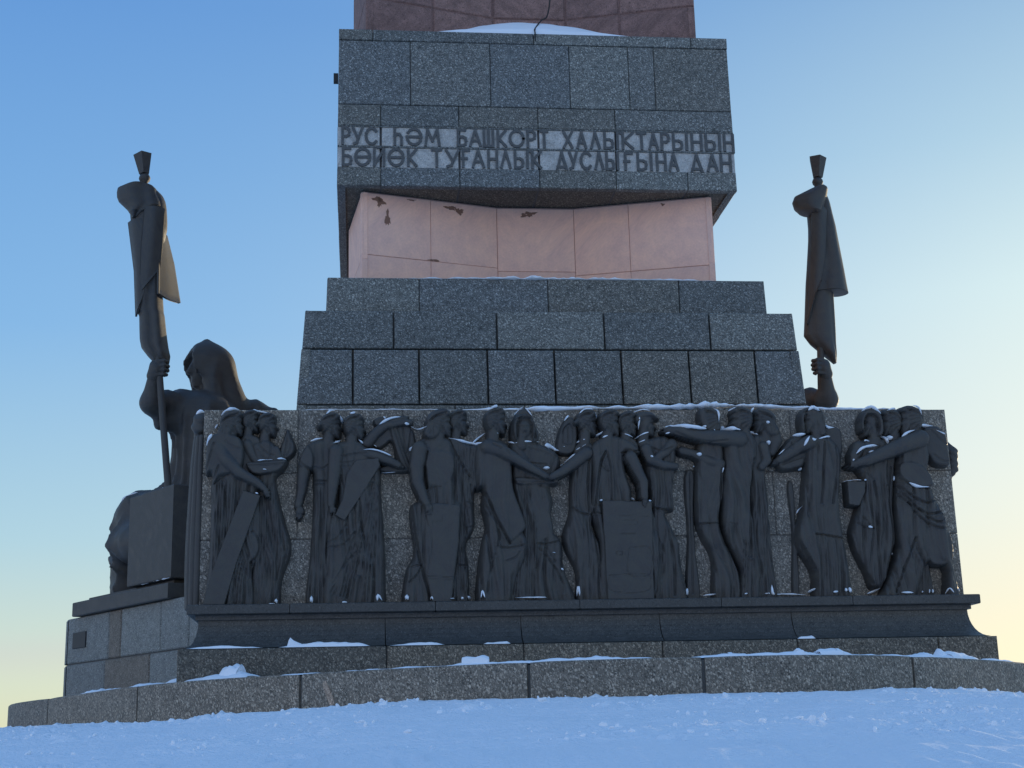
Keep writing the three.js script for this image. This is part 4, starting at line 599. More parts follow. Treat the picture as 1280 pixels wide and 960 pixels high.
// ------------------------------------------------------------------ signed-distance modelling (surface nets)
function surfaceNets(f, lo, hi, h) {
  const n = [0, 1, 2].map(i => Math.ceil((hi[i] - lo[i]) / h) + 1), [nx, ny, nz] = n, S = new Float32Array(nx * ny * nz);
  for (let k = 0, q = 0; k < nz; k++) for (let j = 0; j < ny; j++) for (let i = 0; i < nx; i++, q++) S[q] = f(lo[0] + i * h, lo[1] + j * h, lo[2] + k * h);
  const id = new Int32Array(nx * ny * nz).fill(-1), P = [], I = [], st = [1, nx, nx * ny];
  for (let k = 0; k < nz - 1; k++) for (let j = 0; j < ny - 1; j++) for (let i = 0; i < nx - 1; i++) {
    const q = i + j * nx + k * nx * ny; let c = 0, sx = 0, sy = 0, sz = 0;
    let mn = 0; for (let b = 0; b < 8; b++) if (S[q + (b & 1) + ((b >> 1) & 1) * nx + (b >> 2) * nx * ny] < 0) mn |= 1 << b;
    if (mn === 0 || mn === 255) continue;
    for (let b = 0; b < 8; b++) for (const a of [1, 2, 4]) if (!(b & a)) {
      const v0 = S[q + (b & 1) + ((b >> 1) & 1) * nx + (b >> 2) * nx * ny], e = b | a, v1 = S[q + (e & 1) + ((e >> 1) & 1) * nx + (e >> 2) * nx * ny];
      if ((v0 < 0) !== (v1 < 0)) { const t = v0 / (v0 - v1); sx += (b & 1) + (a === 1 ? t : 0); sy += ((b >> 1) & 1) + (a === 2 ? t : 0); sz += (b >> 2) + (a === 4 ? t : 0); c++; }
    }
    id[q] = P.length / 3; P.push(lo[0] + (i + sx / c) * h, lo[1] + (j + sy / c) * h, lo[2] + (k + sz / c) * h);
  }
  for (let k = 1; k < nz - 1; k++) for (let j = 1; j < ny - 1; j++) for (let i = 1; i < nx - 1; i++) {
    const q = i + j * nx + k * nx * ny, s0 = S[q] < 0;
    for (let a = 0; a < 3; a++) { if (s0 === (S[q + st[a]] < 0)) continue; const u = st[(a + 1) % 3], v = st[(a + 2) % 3], A = id[q], B = id[q - u], C = id[q - u - v], D = id[q - v]; if (s0) I.push(A, B, C, A, C, D); else I.push(A, C, B, A, D, C); }
  }
  const g = new THREE.BufferGeometry(); g.setAttribute('position', new THREE.Float32BufferAttribute(P, 3)); g.setIndex(I); g.computeVertexNormals();
  const uv = new Float32Array(P.length / 3 * 2); for (let i = 0; i < P.length / 3; i++) { uv[i * 2] = P[i * 3] + P[i * 3 + 2] * 0.7; uv[i * 2 + 1] = P[i * 3 + 1]; } g.setAttribute('uv', new THREE.BufferAttribute(uv, 2));
  return g;
}
const smin = (a, b, k) => { const h = Math.max(0, k - Math.abs(a - b)) / k; return Math.min(a, b) - h * h * k * 0.25; };
function cap(x, y, z, a, b, ra, rb) {                // tapered capsule
  const dx = b[0] - a[0], dy = b[1] - a[1], dz = b[2] - a[2]; let t = ((x - a[0]) * dx + (y - a[1]) * dy + (z - a[2]) * dz) / (dx * dx + dy * dy + dz * dz); t = t < 0 ? 0 : t > 1 ? 1 : t;
  return Math.hypot(x - a[0] - dx * t, y - a[1] - dy * t, z - a[2] - dz * t) - lerp(ra, rb, t);
}
const ell = (x, y, z, c, r) => { const u = (x - c[0]) / r[0], v = (y - c[1]) / r[1], w = (z - c[2]) / r[2], l = Math.hypot(u, v, w), g = Math.hypot(u / r[0], v / r[1], w / r[2]) || 1; return l * (l - 1) / g; };
// statue space: x forward, y up from the plinth top, z to her right
const HAND = [1.60, 4.50, 0.50], ELBOW = [1.86, 3.88, 0.46];
function statueSDF(x, y, z) {
  // torso under a heavy mantle
  let d = cap(x, y, z, [2.15, 1.7, 1.88], [2.15, 3.45, 1.86], 0.78, 0.66);
  d = smin(d, cap(x, y, z, [2.12, 3.92, 1.25], [2.2, 3.95, 2.5], 0.32, 0.32), 0.45);
  d = smin(d, cap(x, y, z, [1.85, 3.7, 1.6], [1.5, 2.0, 1.9], 0.5, 0.55), 0.3);
  // lap and lower legs under the drapery
  let l = cap(x, y, z, [2.3, 1.85, 1.5], [3.7, 2.02, 1.2], 0.62, 0.44); l = smin(l, cap(x, y, z, [2.3, 1.85, 2.3], [3.7, 1.97, 2.4], 0.62, 0.44), 0.4);
  l = smin(l, cap(x, y, z, [3.72, 1.95, 1.18], [3.85, 0.6, 1.05], 0.44, 0.36), 0.3); l = smin(l, cap(x, y, z, [3.68, 1.9, 2.4], [3.75, 0.6, 2.45], 0.44, 0.38), 0.3);
  l = smin(l, cap(x, y, z, [3.3, 1.6, 1.8], [3.6, 0.5, 1.8], 0.5, 0.55), 0.35);
  l = smin(l, cap(x, y, z, [2.2, 1.3, 0.95], [3.3, 1.4, 0.85], 0.35, 0.40), 0.4);
  d = smin(d, l, 0.4);
  const ang = Math.atan2(z - 1.86, x - 2.15);
  const w1 = Math.max(0, Math.min(1, (y - 1.6) * 1.2)) * Math.max(0, Math.min(1, (4.1 - y) * 2)), nz1 = noi.noise(x * 1.1, y * 0.45, z * 1.1) * 2.2;
  d += w1 * 0.10 * (Math.abs(Math.sin(ang * 7 + y * 0.9 + nz1)) - 0.55);
  const w2 = Math.max(0, Math.min(1, (x - 2.7) * 1.4)) * Math.max(0, Math.min(1, (2.6 - y) * 2.5)), bend = 1.2 * noi.noise(x * 1.1, y * 0.9, z * 1.1 + 5);
  d += w2 * 0.09 * (Math.pow(Math.abs(Math.sin((Math.atan2(x - 2.6, y - 0.2) * 2.2 + z * 1.1 + bend) * 3.0)), 0.7) - 0.6);
  const w3 = Math.max(0, Math.min(1, (x - 3.0) * 2)) * Math.max(0, Math.min(1, (2.15 - y) * 2)), sa = Math.atan2(z - 1.55, x - 3.2);
  d += w3 * 0.11 * (Math.pow(Math.abs(Math.sin(sa * 6 + y * 0.8 + 1.1 * noi.noise(x, y * 1.2, z))), 0.6) - 0.7);
  d += 0.02 * noi.noise(x * 3, y * 3, z * 3);
  // neck, head turned over the left shoulder, face inside the cowl (p forward, q sideways of the head)
  d = smin(d, cap(x, y, z, [2.2, 3.9, 1.87], [2.2, 4.5, 1.87], 0.26, 0.22), 0.12);
  const hx = x - 2.2, hz = z - 1.87, p = hx * 0.17 - hz * 0.985, q = hx * 0.985 + hz * 0.17;
  let hd = ell(p, y, q, [0.06, 4.80, 0], [0.33, 0.42, 0.27]);
  hd = smin(hd, cap(p, y, q, [0.37, 4.84, 0], [0.42, 4.72, 0], 0.05, 0.065), 0.06);               // nose
  hd = smin(hd, cap(p, y, q, [0.29, 4.47, 0], [0.2, 4.46, 0], 0.08, 0.1), 0.08);                  // chin
  hd = smin(hd, cap(p, y, q, [0.34, 4.57, -0.07], [0.34, 4.57, 0.07], 0.033, 0.033), 0.05);       // lips
  for (const s of [-1, 1]) hd = Math.max(hd, -(Math.hypot(p - 0.40, y - 4.85, q - s * 0.12) - 0.07));
  d = Math.min(d, hd);
  // pointed cowl with a straight front rim, falling over the neck
  let ho = ell(p, y, q, [0.06, 4.86, 0], [0.54, 0.50, 0.42]); ho = smin(ho, cap(p, y, q, [0.05, 5.05, 0], [0.08, 5.40, 0], 0.30, 0.04), 0.16);
  ho = smin(ho, cap(p, y, q, [-0.12, 4.8, 0], [-0.42, 3.98, 0], 0.36, 0.42), 0.2);
  ho = smin(ho, cap(p, y, q, [0.1, 4.6, 0.3], [0.0, 4.02, 0.42], 0.14, 0.2), 0.15); ho = smin(ho, cap(p, y, q, [0.1, 4.6, -0.3], [0.0, 4.02, -0.42], 0.14, 0.2), 0.15);
  ho = Math.max(ho, p - 0.47 + Math.max(0, y - 5.0) * 0.5);
  ho = Math.max(ho, -ell(p, y, q, [0.40, 4.68, 0], [0.40, 0.46, 0.29]));
  ho += 0.03 * (Math.abs(Math.sin(Math.atan2(p + 0.1, 5.6 - y) * 8 + q * 2.5)) - 0.5) * Math.max(0, Math.min(1, (5.1 - y) * 2));
  d = smin(d, ho, 0.03);
  // raised left arm, sleeve hanging from it
  let a = cap(x, y, z, [2.1, 3.98, 1.25], ELBOW, 0.30, 0.23); a = smin(a, cap(x, y, z, ELBOW, [1.66, 4.36, 0.40], 0.21, 0.12), 0.08);
  a = smin(a, cap(x, y, z, [2.1, 3.72, 1.15], [2.0, 3.52, 0.75], 0.28, 0.14), 0.2);
  a += 0.05 * (Math.abs(Math.sin((x * 2 + z * 3 + y) * 2.4)) - 0.5);
  d = smin(d, a, 0.12);
  // right arm stretched back along the monument
  let r = cap(x, y, z, [2.2, 4.0, 2.5], [2.08, 4.0, 2.85], 0.34, 0.28); r = smin(r, cap(x, y, z, [2.08, 4.0, 2.85], [1.98, 3.98, 3.16], 0.26, 0.18), 0.1);
  r += 0.035 * (Math.abs(Math.sin((z * 3 - x * 2 + y * 1.5) * 2.6)) - 0.5);
  d = smin(d, r, 0.12);
  return d;
}
function handSDF(x, y, z) {                          // fist round the staff, four fingers and a thumb
  let d = cap(x, y, z, [1.66, 4.36, 0.40], [1.60, 4.52, 0.40], 0.13, 0.11);
  d = smin(d, cap(x, y, z, [1.56, 4.46, 0.40], [1.66, 4.58, 0.42], 0.09, 0.09), 0.06);
  for (let i = 0; i < 4; i++) {
    const yy = 4.36 + i * 0.085, r = 0.042 - (i === 0 ? 0.006 : 0), e = [0.0, 0.02, 0.025, 0.01][i];
    const k = [[1.54, yy, 0.40], [1.47 - e, yy + 0.01, 0.50], [1.53, yy + 0.02, 0.60 + e], [1.62, yy + 0.02, 0.60]];
    for (let j = 0; j < 3; j++) d = smin(d, cap(x, y, z, k[j], k[j + 1], r * (1 - j * 0.08), r * (0.92 - j * 0.08)), 0.02);
  }
  d = smin(d, cap(x, y, z, [1.68, 4.50, 0.42], [1.72, 4.60, 0.52], 0.055, 0.05), 0.04); d = smin(d, cap(x, y, z, [1.72, 4.60, 0.52], [1.64, 4.66, 0.60], 0.05, 0.04), 0.02);
  return d;
}
const PL0 = [-6.37, 2.02, -6.41], ROT = Math.atan2(0.83, -0.558);
function makeStatue(label, mir) {
  const t = thing('hooded_statue', label, 'statue', 'seated bronze statues at the sides');
  const bodyG = mergeGeometries([surfaceNets(statueSDF, [0.9, 0.28, -0.3], [5.2, 5.6, 4.0], 0.045), surfaceNets(handSDF, [1.35, 4.15, 0.2], [1.85, 4.8, 0.75], 0.014)]);
  mesh('body', bodyG, M.bronze, t);
  const bev = (w, h, d, x, y, z, b = 0.02) => { const s = new THREE.Shape([[-w / 2, -d / 2], [w / 2, -d / 2], [w / 2, d / 2], [-w / 2, d / 2]].map(q => new THREE.Vector2(...q))); const g = new THREE.ExtrudeGeometry(s, { depth: h - 2 * b, bevelEnabled: true, bevelThickness: b, bevelSize: b, bevelOffset: -b, bevelSegments: 2 }); g.rotateX(-Math.PI / 2); g.translate(x, y + b, z); return g; };
  mesh('base_slab', bev(3.95, 0.27, 3.2, 1.975, 0.0, 1.6), M.bronze, t);
  mesh('step_slab', bev(3.5, 0.09, 2.8, 2.02, 0.27, 1.65, 0.015), M.bronze, t);
  mesh('arm_block', bev(1.72, 1.66, 1.3, 0.94, 0.36, 0.74, 0.025), M.bronze, t);
  mesh('seat_block', bev(1.5, 1.3, 2.0, 2.2, 0.35, 1.95, 0.03), M.bronze, t);
  const sn = [];
  sn.push(snowStrip([V(0.3, 2.03, 0.2), V(1.0, 2.04, 0.5), V(1.6, 2.03, 0.9)], 0.25, 0.035, 3), snowStrip([V(3.3, 2.42, 0.95), V(3.6, 2.36, 0.85), V(3.8, 2.28, 0.85)], 0.06, 0.03, 4), snowStrip([V(1.6, 0.37, 0.14), V(0.9, 0.37, 0.12), V(0.1, 0.37, 0.10)], 0.03, 0.018, 5));
  sn.forEach(g => mesh('snow', g, M.snow, t));
  t.position.set(...PL0); t.rotation.y = ROT;
  return t;
}
const statueA = makeStatue('hooded bronze statue seated on the plinth with a plaque');
{                                                    // its mirror image on the other side: same parts, reflected
  const r = thing('hooded_statue', 'bronze statue almost hidden behind the granite base, only hand and arm showing', 'statue', 'seated bronze statues at the sides');
  for (const c of statueA.children) {
    const g = (c.geometry.index ? c.geometry : c.geometry).clone(); g.scale(-1, 1, 1);
    if (g.index) { const a = g.index.array; for (let i = 0; i < a.length; i += 3) { const s = a[i]; a[i] = a[i + 1]; a[i + 1] = s; } } else for (const k of ['position', 'normal', 'uv']) { const at = g.attributes[k], n = at.itemSize, a = at.array; for (let i = 0; i < a.length; i += 3 * n) for (let j = 0; j < n; j++) { const s = a[i + j]; a[i + j] = a[i + n + j]; a[i + n + j] = s; } }
    g.computeVertexNormals(); mesh(c.name, g, c.material, r);
  }
  r.position.set(-PL0[0] - 0.82, PL0[1] + 0.06, PL0[2]); r.rotation.y = -ROT;
}

// ------------------------------------------------------------------ banners on staffs
function loft(secs, depth, folds, seed, zshift = () => 0) {   // secs [y, xl, xr], oval sections with gathers
  const na = 40, P = [], UV = [], I = [], ns = 90, ys = secs.map(s => s[0]);
  const get = y => { for (let i = 1; i < secs.length; i++) if (y >= secs[i][0]) { const t = (secs[i - 1][0] - y) / (secs[i - 1][0] - secs[i][0]); return [lerp(secs[i - 1][1], secs[i][1], t), lerp(secs[i - 1][2], secs[i][2], t)]; } return secs[secs.length - 1].slice(1); };
  for (let j = 0; j <= ns; j++) {
    const y = lerp(ys[0], ys[ys.length - 1], j / ns), [xl, xr] = get(y), c = (xl + xr) / 2, w = (xr - xl) / 2;
    for (let i = 0; i < na; i++) {
      const a = i / na * 2 * Math.PI, f = 1 + 0.34 * (Math.pow(Math.abs(Math.sin(a * folds * 0.5 + y * 0.55 + seed + 0.6 * noi.noise(y * 1.2, seed, 0))), 0.8) - 0.6) * Math.abs(Math.sin(a)) + 0.10 * noi.noise(Math.cos(a) * 2 + seed, y * 0.8, Math.sin(a) * 2);
      const edge = Math.abs(Math.cos(a));
      P.push(c + Math.cos(a) * w * lerp(f, 1, edge), y, Math.sin(a) * Math.min(depth, w * 1.2 + 0.04) * f + zshift(y)); UV.push(i / na * 1.5, y);
      if (j < ns) { const A = j * na + i, B = j * na + (i + 1) % na; I.push(A, A + na, B, B, A + na, B + na); }
    }
  }
  for (const j of [0, ns]) { const c = P.length / 3; let cx = 0, cy = 0, cz = 0; for (let i = 0; i < na; i++) { cx += P[(j * na + i) * 3] / na; cy += P[(j * na + i) * 3 + 1] / na; cz += P[(j * na + i) * 3 + 2] / na; } P.push(cx, cy, cz); UV.push(0, cy); for (let i = 0; i < na; i++) { const A = j * na + i, B = j * na + (i + 1) % na; j ? I.push(A, c, B) : I.push(A, B, c); } }
  const g = new THREE.BufferGeometry(); g.setAttribute('position', new THREE.Float32BufferAttribute(P, 3)); g.setAttribute('uv', new THREE.Float32BufferAttribute(UV, 2)); g.setIndex(I); g.computeVertexNormals(); return g;
}
function sheet(rowsL, thick = 0.035) {                // curved cloth sheet: rows of points [[x,y,z]...] given thickness
  const nr = rowsL.length, nc = rowsL[0].length, grid = [], s = 6; 
  const cr = rowsL.map(r => new THREE.CatmullRomCurve3(r.map(p => V(...p))));
  const rows = []; for (let j = 0; j <= 14; j++) { const v = j / 14 * (nr - 1); const i = Math.min(nr - 2, Math.floor(v)), t = v - i; rows.push([...Array(nc * s)].map((_, k) => cr[i].getPoint(k / (nc * s - 1)).lerp(cr[i + 1].getPoint(k / (nc * s - 1)), t))); }
  const n = nc * s, P = [], UV = [], I = []; const nrm = (j, k) => { const a = rows[Math.max(0, j - 1)][k], b = rows[Math.min(14, j + 1)][k], c = rows[j][Math.max(0, k - 1)], d = rows[j][Math.min(n - 1, k + 1)]; return b.clone().sub(a).cross(d.clone().sub(c)).normalize(); };
  for (const sd of [1, -1]) for (let j = 0; j <= 14; j++) for (let k = 0; k < n; k++) { const p = rows[j][k].clone().addScaledVector(nrm(j, k), sd * thick / 2); P.push(p.x, p.y, p.z); UV.push(k / n, p.y); }
  const o = 15 * n; for (let j = 0; j < 14; j++) for (let k = 0; k < n - 1; k++) { const A = j * n + k; I.push(A, A + n, A + 1, A + 1, A + n, A + n + 1, o + A, o + A + 1, o + A + n, o + A + 1, o + A + n + 1, o + A + n); }
  for (let k = 0; k < n - 1; k++) for (const j of [0, 14]) { const A = j * n + k; I.push(A, A + 1, o + A, A + 1, o + A + 1, o + A); }
  for (let j = 0; j < 14; j++) for (const k of [0, n - 1]) { const A = j * n + k; I.push(A, A + n, o + A, A + n, o + A + n, o + A); }
  const g = new THREE.BufferGeometry(); g.setAttribute('position', new THREE.Float32BufferAttribute(P, 3)); g.setAttribute('uv', new THREE.Float32BufferAttribute(UV, 2)); g.setIndex(I); g.computeVertexNormals(); return g;
}
function pole(a, b, r) { const d = b.clone().sub(a), g = new THREE.CylinderGeometry(r, r, d.length(), 14); g.applyQuaternion(new THREE.Quaternion().setFromUnitVectors(Y, d.clone().normalize())); g.translate((a.x + b.x) / 2, (a.y + b.y) / 2, (a.z + b.z) / 2); return g; }
function finial(t, c, dir) {                          // ball and a flared faceted cup
  const q = new THREE.Quaternion().setFromUnitVectors(Y, dir);
  const lat = new THREE.LatheGeometry([[0.0, -0.14], [0.045, -0.14], [0.05, -0.10], [0.10, -0.05], [0.115, 0], [0.10, 0.05], [0.05, 0.10], [0.0, 0.10]].map(p => new THREE.Vector2(...p)), 18); lat.applyQuaternion(q); lat.translate(c.x, c.y, c.z); 
  const cup = new THREE.CylinderGeometry(0.19, 0.105, 0.44, 5, 1).toNonIndexed(); cup.computeVertexNormals(); cup.translate(0, 0.32, 0); cup.applyQuaternion(q); cup.translate(c.x, c.y, c.z); const cm = mesh('finial_cup', cup, M.bronze, t); mesh('ball', lat, M.bronze, cm);
}
{
  const t = thing('furled_banner', 'furled bronze banner on a staff with a sunlit flap, beside the hooded statue', 'banner', 'furled bronze banners');
  const foot = V(-6.56, 4.05, -7.6), head = V(-7.36, 10.5, -8.62); const dir = head.clone().sub(foot).normalize();
  mesh('staff', pole(foot, head, 0.065), M.bronze, t);
  finial(t, V(-7.36, 10.60, -8.6), dir);
  const L = [[10.46, -0.52, -0.36], [10.42, -0.72, -0.26], [10.36, -0.80, -0.18], [10.27, -0.80, -0.1], [10.15, -0.76, -0.05], [10.0, -0.74, -0.02], [9.8, -0.72, 0], [9.67, -0.70, 0.01], [9.52, -0.67, 0.01], [9.27, -0.63, -0.02], [8.77, -0.56, -0.04], [8.28, -0.51, -0.02], [7.72, -0.47, 0.04], [7.66, -0.42, 0.06], [7.38, -0.40, 0.1], [7.14, -0.38, 0.14], [6.98, -0.34, 0.17], [6.82, -0.22, 0.21], [6.69, -0.10, 0.2], [6.6, 0.04, 0.17]];
  const zs = y => -8.45 + (y - 8.4) * -0.16, body = loft(L.map(([y, a, b]) => [y, a - 6.9, b - 6.9]), 0.30, 5, 1.3, zs);
  const parts = [body];
  const P = (y, x, dz) => [x - 6.9, y, zs(y) + dz];
  // mantle over the cross piece, jutting out to one side
  parts.push(loft([[10.45, -7.46, -7.28], [10.43, -7.74, -7.18], [10.37, -7.88, -7.12], [10.28, -7.89, -7.10], [10.18, -7.88, -7.06], [10.08, -7.84, -7.02], [9.98, -7.74, -7.0], [9.90, -7.66, -7.1], [9.80, -7.60, -7.3], [9.72, -7.55, -7.45]], 0.26, 3, 2.2, y => zs(y) + 0.16));
  // long lapel and side fold
  parts.push(sheet([[P(9.9, -0.40, 0.36), P(9.9, -0.2, 0.40), P(9.9, -0.02, 0.25)], [P(9.0, -0.42, 0.34), P(9.0, -0.22, 0.38), P(9.0, -0.03, 0.22)], [P(8.0, -0.40, 0.30), P(8.25, -0.25, 0.34), P(8.6, -0.05, 0.24)]]));
  parts.push(sheet([[P(9.66, -0.74, 0.05), P(9.66, -0.60, 0.26), P(9.66, -0.4, 0.32)], [P(8.6, -0.56, 0.05), P(8.6, -0.46, 0.30), P(8.6, -0.34, 0.33)], [P(7.62, -0.47, 0.06), P(7.72, -0.40, 0.28), P(8.1, -0.3, 0.31)]]));
  mesh('cloth', mergeGeometries(parts), M.bronze, t);
  // flap hanging clear on the sunny side
  const fl = mesh('flap', sheet([[P(9.55, -0.12, 0.16), P(9.5, -0.08, 0.0), P(9.5, -0.04, -0.30)], [P(8.9, -0.10, 0.26), P(8.9, 0.02, -0.02), P(8.9, 0.12, -0.38)], [P(8.03, -0.05, 0.32), P(8.0, 0.12, 0.02), P(8.06, 0.28, -0.40)]], 0.05), M.bronze, t);
  fl.userData.label = 'hanging flap of the banner lit by the low sun';
}
{
  const t = thing('furled_banner', 'furled bronze banner on a staff beside the almost hidden statue', 'banner', 'furled bronze banners');
  const foot = V(5.97, 4.3, -8.2), head = V(6.37, 10.55, -8.3); const dir = head.clone().sub(foot).normalize();
  mesh('staff', pole(foot, head, 0.07), M.bronze, t);
  finial(t, V(6.375, 10.63, -8.3), dir);
  const L = [[10.43, 0.41, 0.51], [10.3, 0.24, 0.62], [10.13, 0.19, 0.68], [9.88, 0.21, 0.72], [9.62, 0.21, 0.77], [9.36, 0.19, 0.80], [8.75, 0.11, 0.87], [8.21, 0.05, 0.93]].map(([y, a, b]) => [y, a + 5.9, b + 5.9]);
  const lowr = [[8.9, 0.13, 0.66], [8.4, 0.06, 0.62], [7.65, -0.02, 0.61], [7.31, -0.06, 0.60], [7.14, 0.06, 0.59], [6.98, 0.25, 0.585], [6.74, 0.51, 0.565]].map(([y, a, b]) => [y, a + 5.9, b + 5.9]);
  const zs = () => -8.3, parts = [loft(L, 0.30, 4, 4.1, zs), loft(lowr, 0.2, 4, 0.7, zs)];
  parts.push(loft([[10.46, 6.30, 6.44], [10.36, 6.08, 6.50], [10.22, 5.80, 6.48], [10.1, 5.75, 6.44], [9.98, 5.78, 6.40], [9.90, 5.88, 6.36], [9.83, 6.08, 6.30]], 0.26, 3, 0.4, () => -8.12));
  const P = (y, x, dz) => [x + 5.9, y, -8.3 + dz];
  parts.push(sheet([[P(10.1, 0.22, 0.30), P(10.0, 0.38, 0.36), P(9.9, 0.52, 0.28)], [P(9.0, 0.13, 0.22), P(9.0, 0.28, 0.34), P(9.0, 0.42, 0.30)], [P(7.5, -0.01, 0.12), P(8.1, 0.16, 0.26), P(8.4, 0.30, 0.30)]]));
  mesh('cloth', mergeGeometries(parts), M.bronze, t);
}
// ------------------------------------------------------------------ bronze relief: each figure is cast as a relief over the wall plane
const CELL = 0.0115;
function spline2(flat, closed) {
  const p = []; for (let i = 0; i < flat.length; i += 2) p.push(V(flat[i] / 1000, closed && flat[i + 1] < 90 ? flat[i + 1] / 1000 - 0.16 : flat[i + 1] / 1000, 0));
  if (p.length < 3 && !closed) return p;
  const c = new THREE.CatmullRomCurve3(p, closed, 'centripetal'); return c.getPoints(p.length * 5);
}
const sharp2 = flat => { const p = []; for (let i = 0; i < flat.length; i += 2) p.push(V(flat[i] / 1000, flat[i + 1] < 90 ? flat[i + 1] / 1000 - 0.16 : flat[i + 1] / 1000, 0)); return p; };
function segDist(px, py, P, closed) {                 // distance to polyline and inside test
  let b = 1e9, inside = false; const n = P.length;
  for (let i = 0; i < (closed ? n : n - 1); i++) {
    const a = P[i], c = P[(i + 1) % n], ex = c.x - a.x, ey = c.y - a.y; let t = ((px - a.x) * ex + (py - a.y) * ey) / (ex * ex + ey * ey + 1e-12); t = t < 0 ? 0 : t > 1 ? 1 : t;
    const d = (px - a.x - ex * t) ** 2 + (py - a.y - ey * t) ** 2; if (d < b) b = d;
    if (closed && (a.y > py) !== (c.y > py) && px < a.x + (py - a.y) / (c.y - a.y) * ex) inside = !inside;
  }
  b = Math.sqrt(b); return closed && !inside ? -b : b;
}
const profile = [[-.38, .05], [-.36, .3], [-.16, .47], [.08, .5], [.26, .42], [.33, .26], [.335, .14], [.31, .08], [.345, -.01], [.43, -.10], [.42, -.15], [.34, -.165], [.335, -.2], [.38, -.235], [.345, -.275], [.37, -.31], [.335, -.36], [.34, -.43], [.27, -.5], [.12, -.46], [-.02, -.36], [-.06, -.55], [-.36, -.55], [-.34, -.2]];
const HAIR = {
  1: [[-.4, -.18], [-.46, .1], [-.38, .38], [-.12, .54], [.14, .56], [.32, .44], [.34, .3], [.2, .26], [.06, .14], [.02, -.04], [-.1, -.22], [-.26, -.34]],
  2: [[-.42, -.1], [-.56, -.12], [-.62, .06], [-.48, .16], [-.42, .36], [-.16, .55], [.14, .56], [.32, .42], [.33, .3], [.18, .2], [.08, .02], [-.05, -.12], [-.2, -.24], [-.36, -.26]],
  3: [[-.3, -.6], [-.56, -.62], [-.72, -.4], [-.62, -.1], [-.6, .2], [-.42, .46], [-.14, .58], [.16, .58], [.34, .44], [.34, .3], [.16, .22], [.06, .02], [-.02, -.2], [-.1, -.46]],
  4: [[-.36, -.62], [-.5, -.3], [-.5, .2], [-.36, .48], [-.1, .6], [.14, .6], [.36, .46], [.48, .2], [.46, -.3], [.34, -.6], [.3, -.2], [.3, .14], [.16, .34], [0, .38], [-.16, .34], [-.3, .14], [-.3, -.2]],
  5: [[-.44, .06], [-.5, .26], [-.34, .5], [0, .56], [.3, .48], [.42, .34], [.56, .24], [.4, .2], [.1, .22], [-.2, .12]],
  6: [[-.44, -.4], [-.48, 0], [-.42, .34], [-.16, .54], [.14, .56], [.34, .42], [.38, .1], [.3, -.2], [.14, -.42], [-.1, -.5]],
};
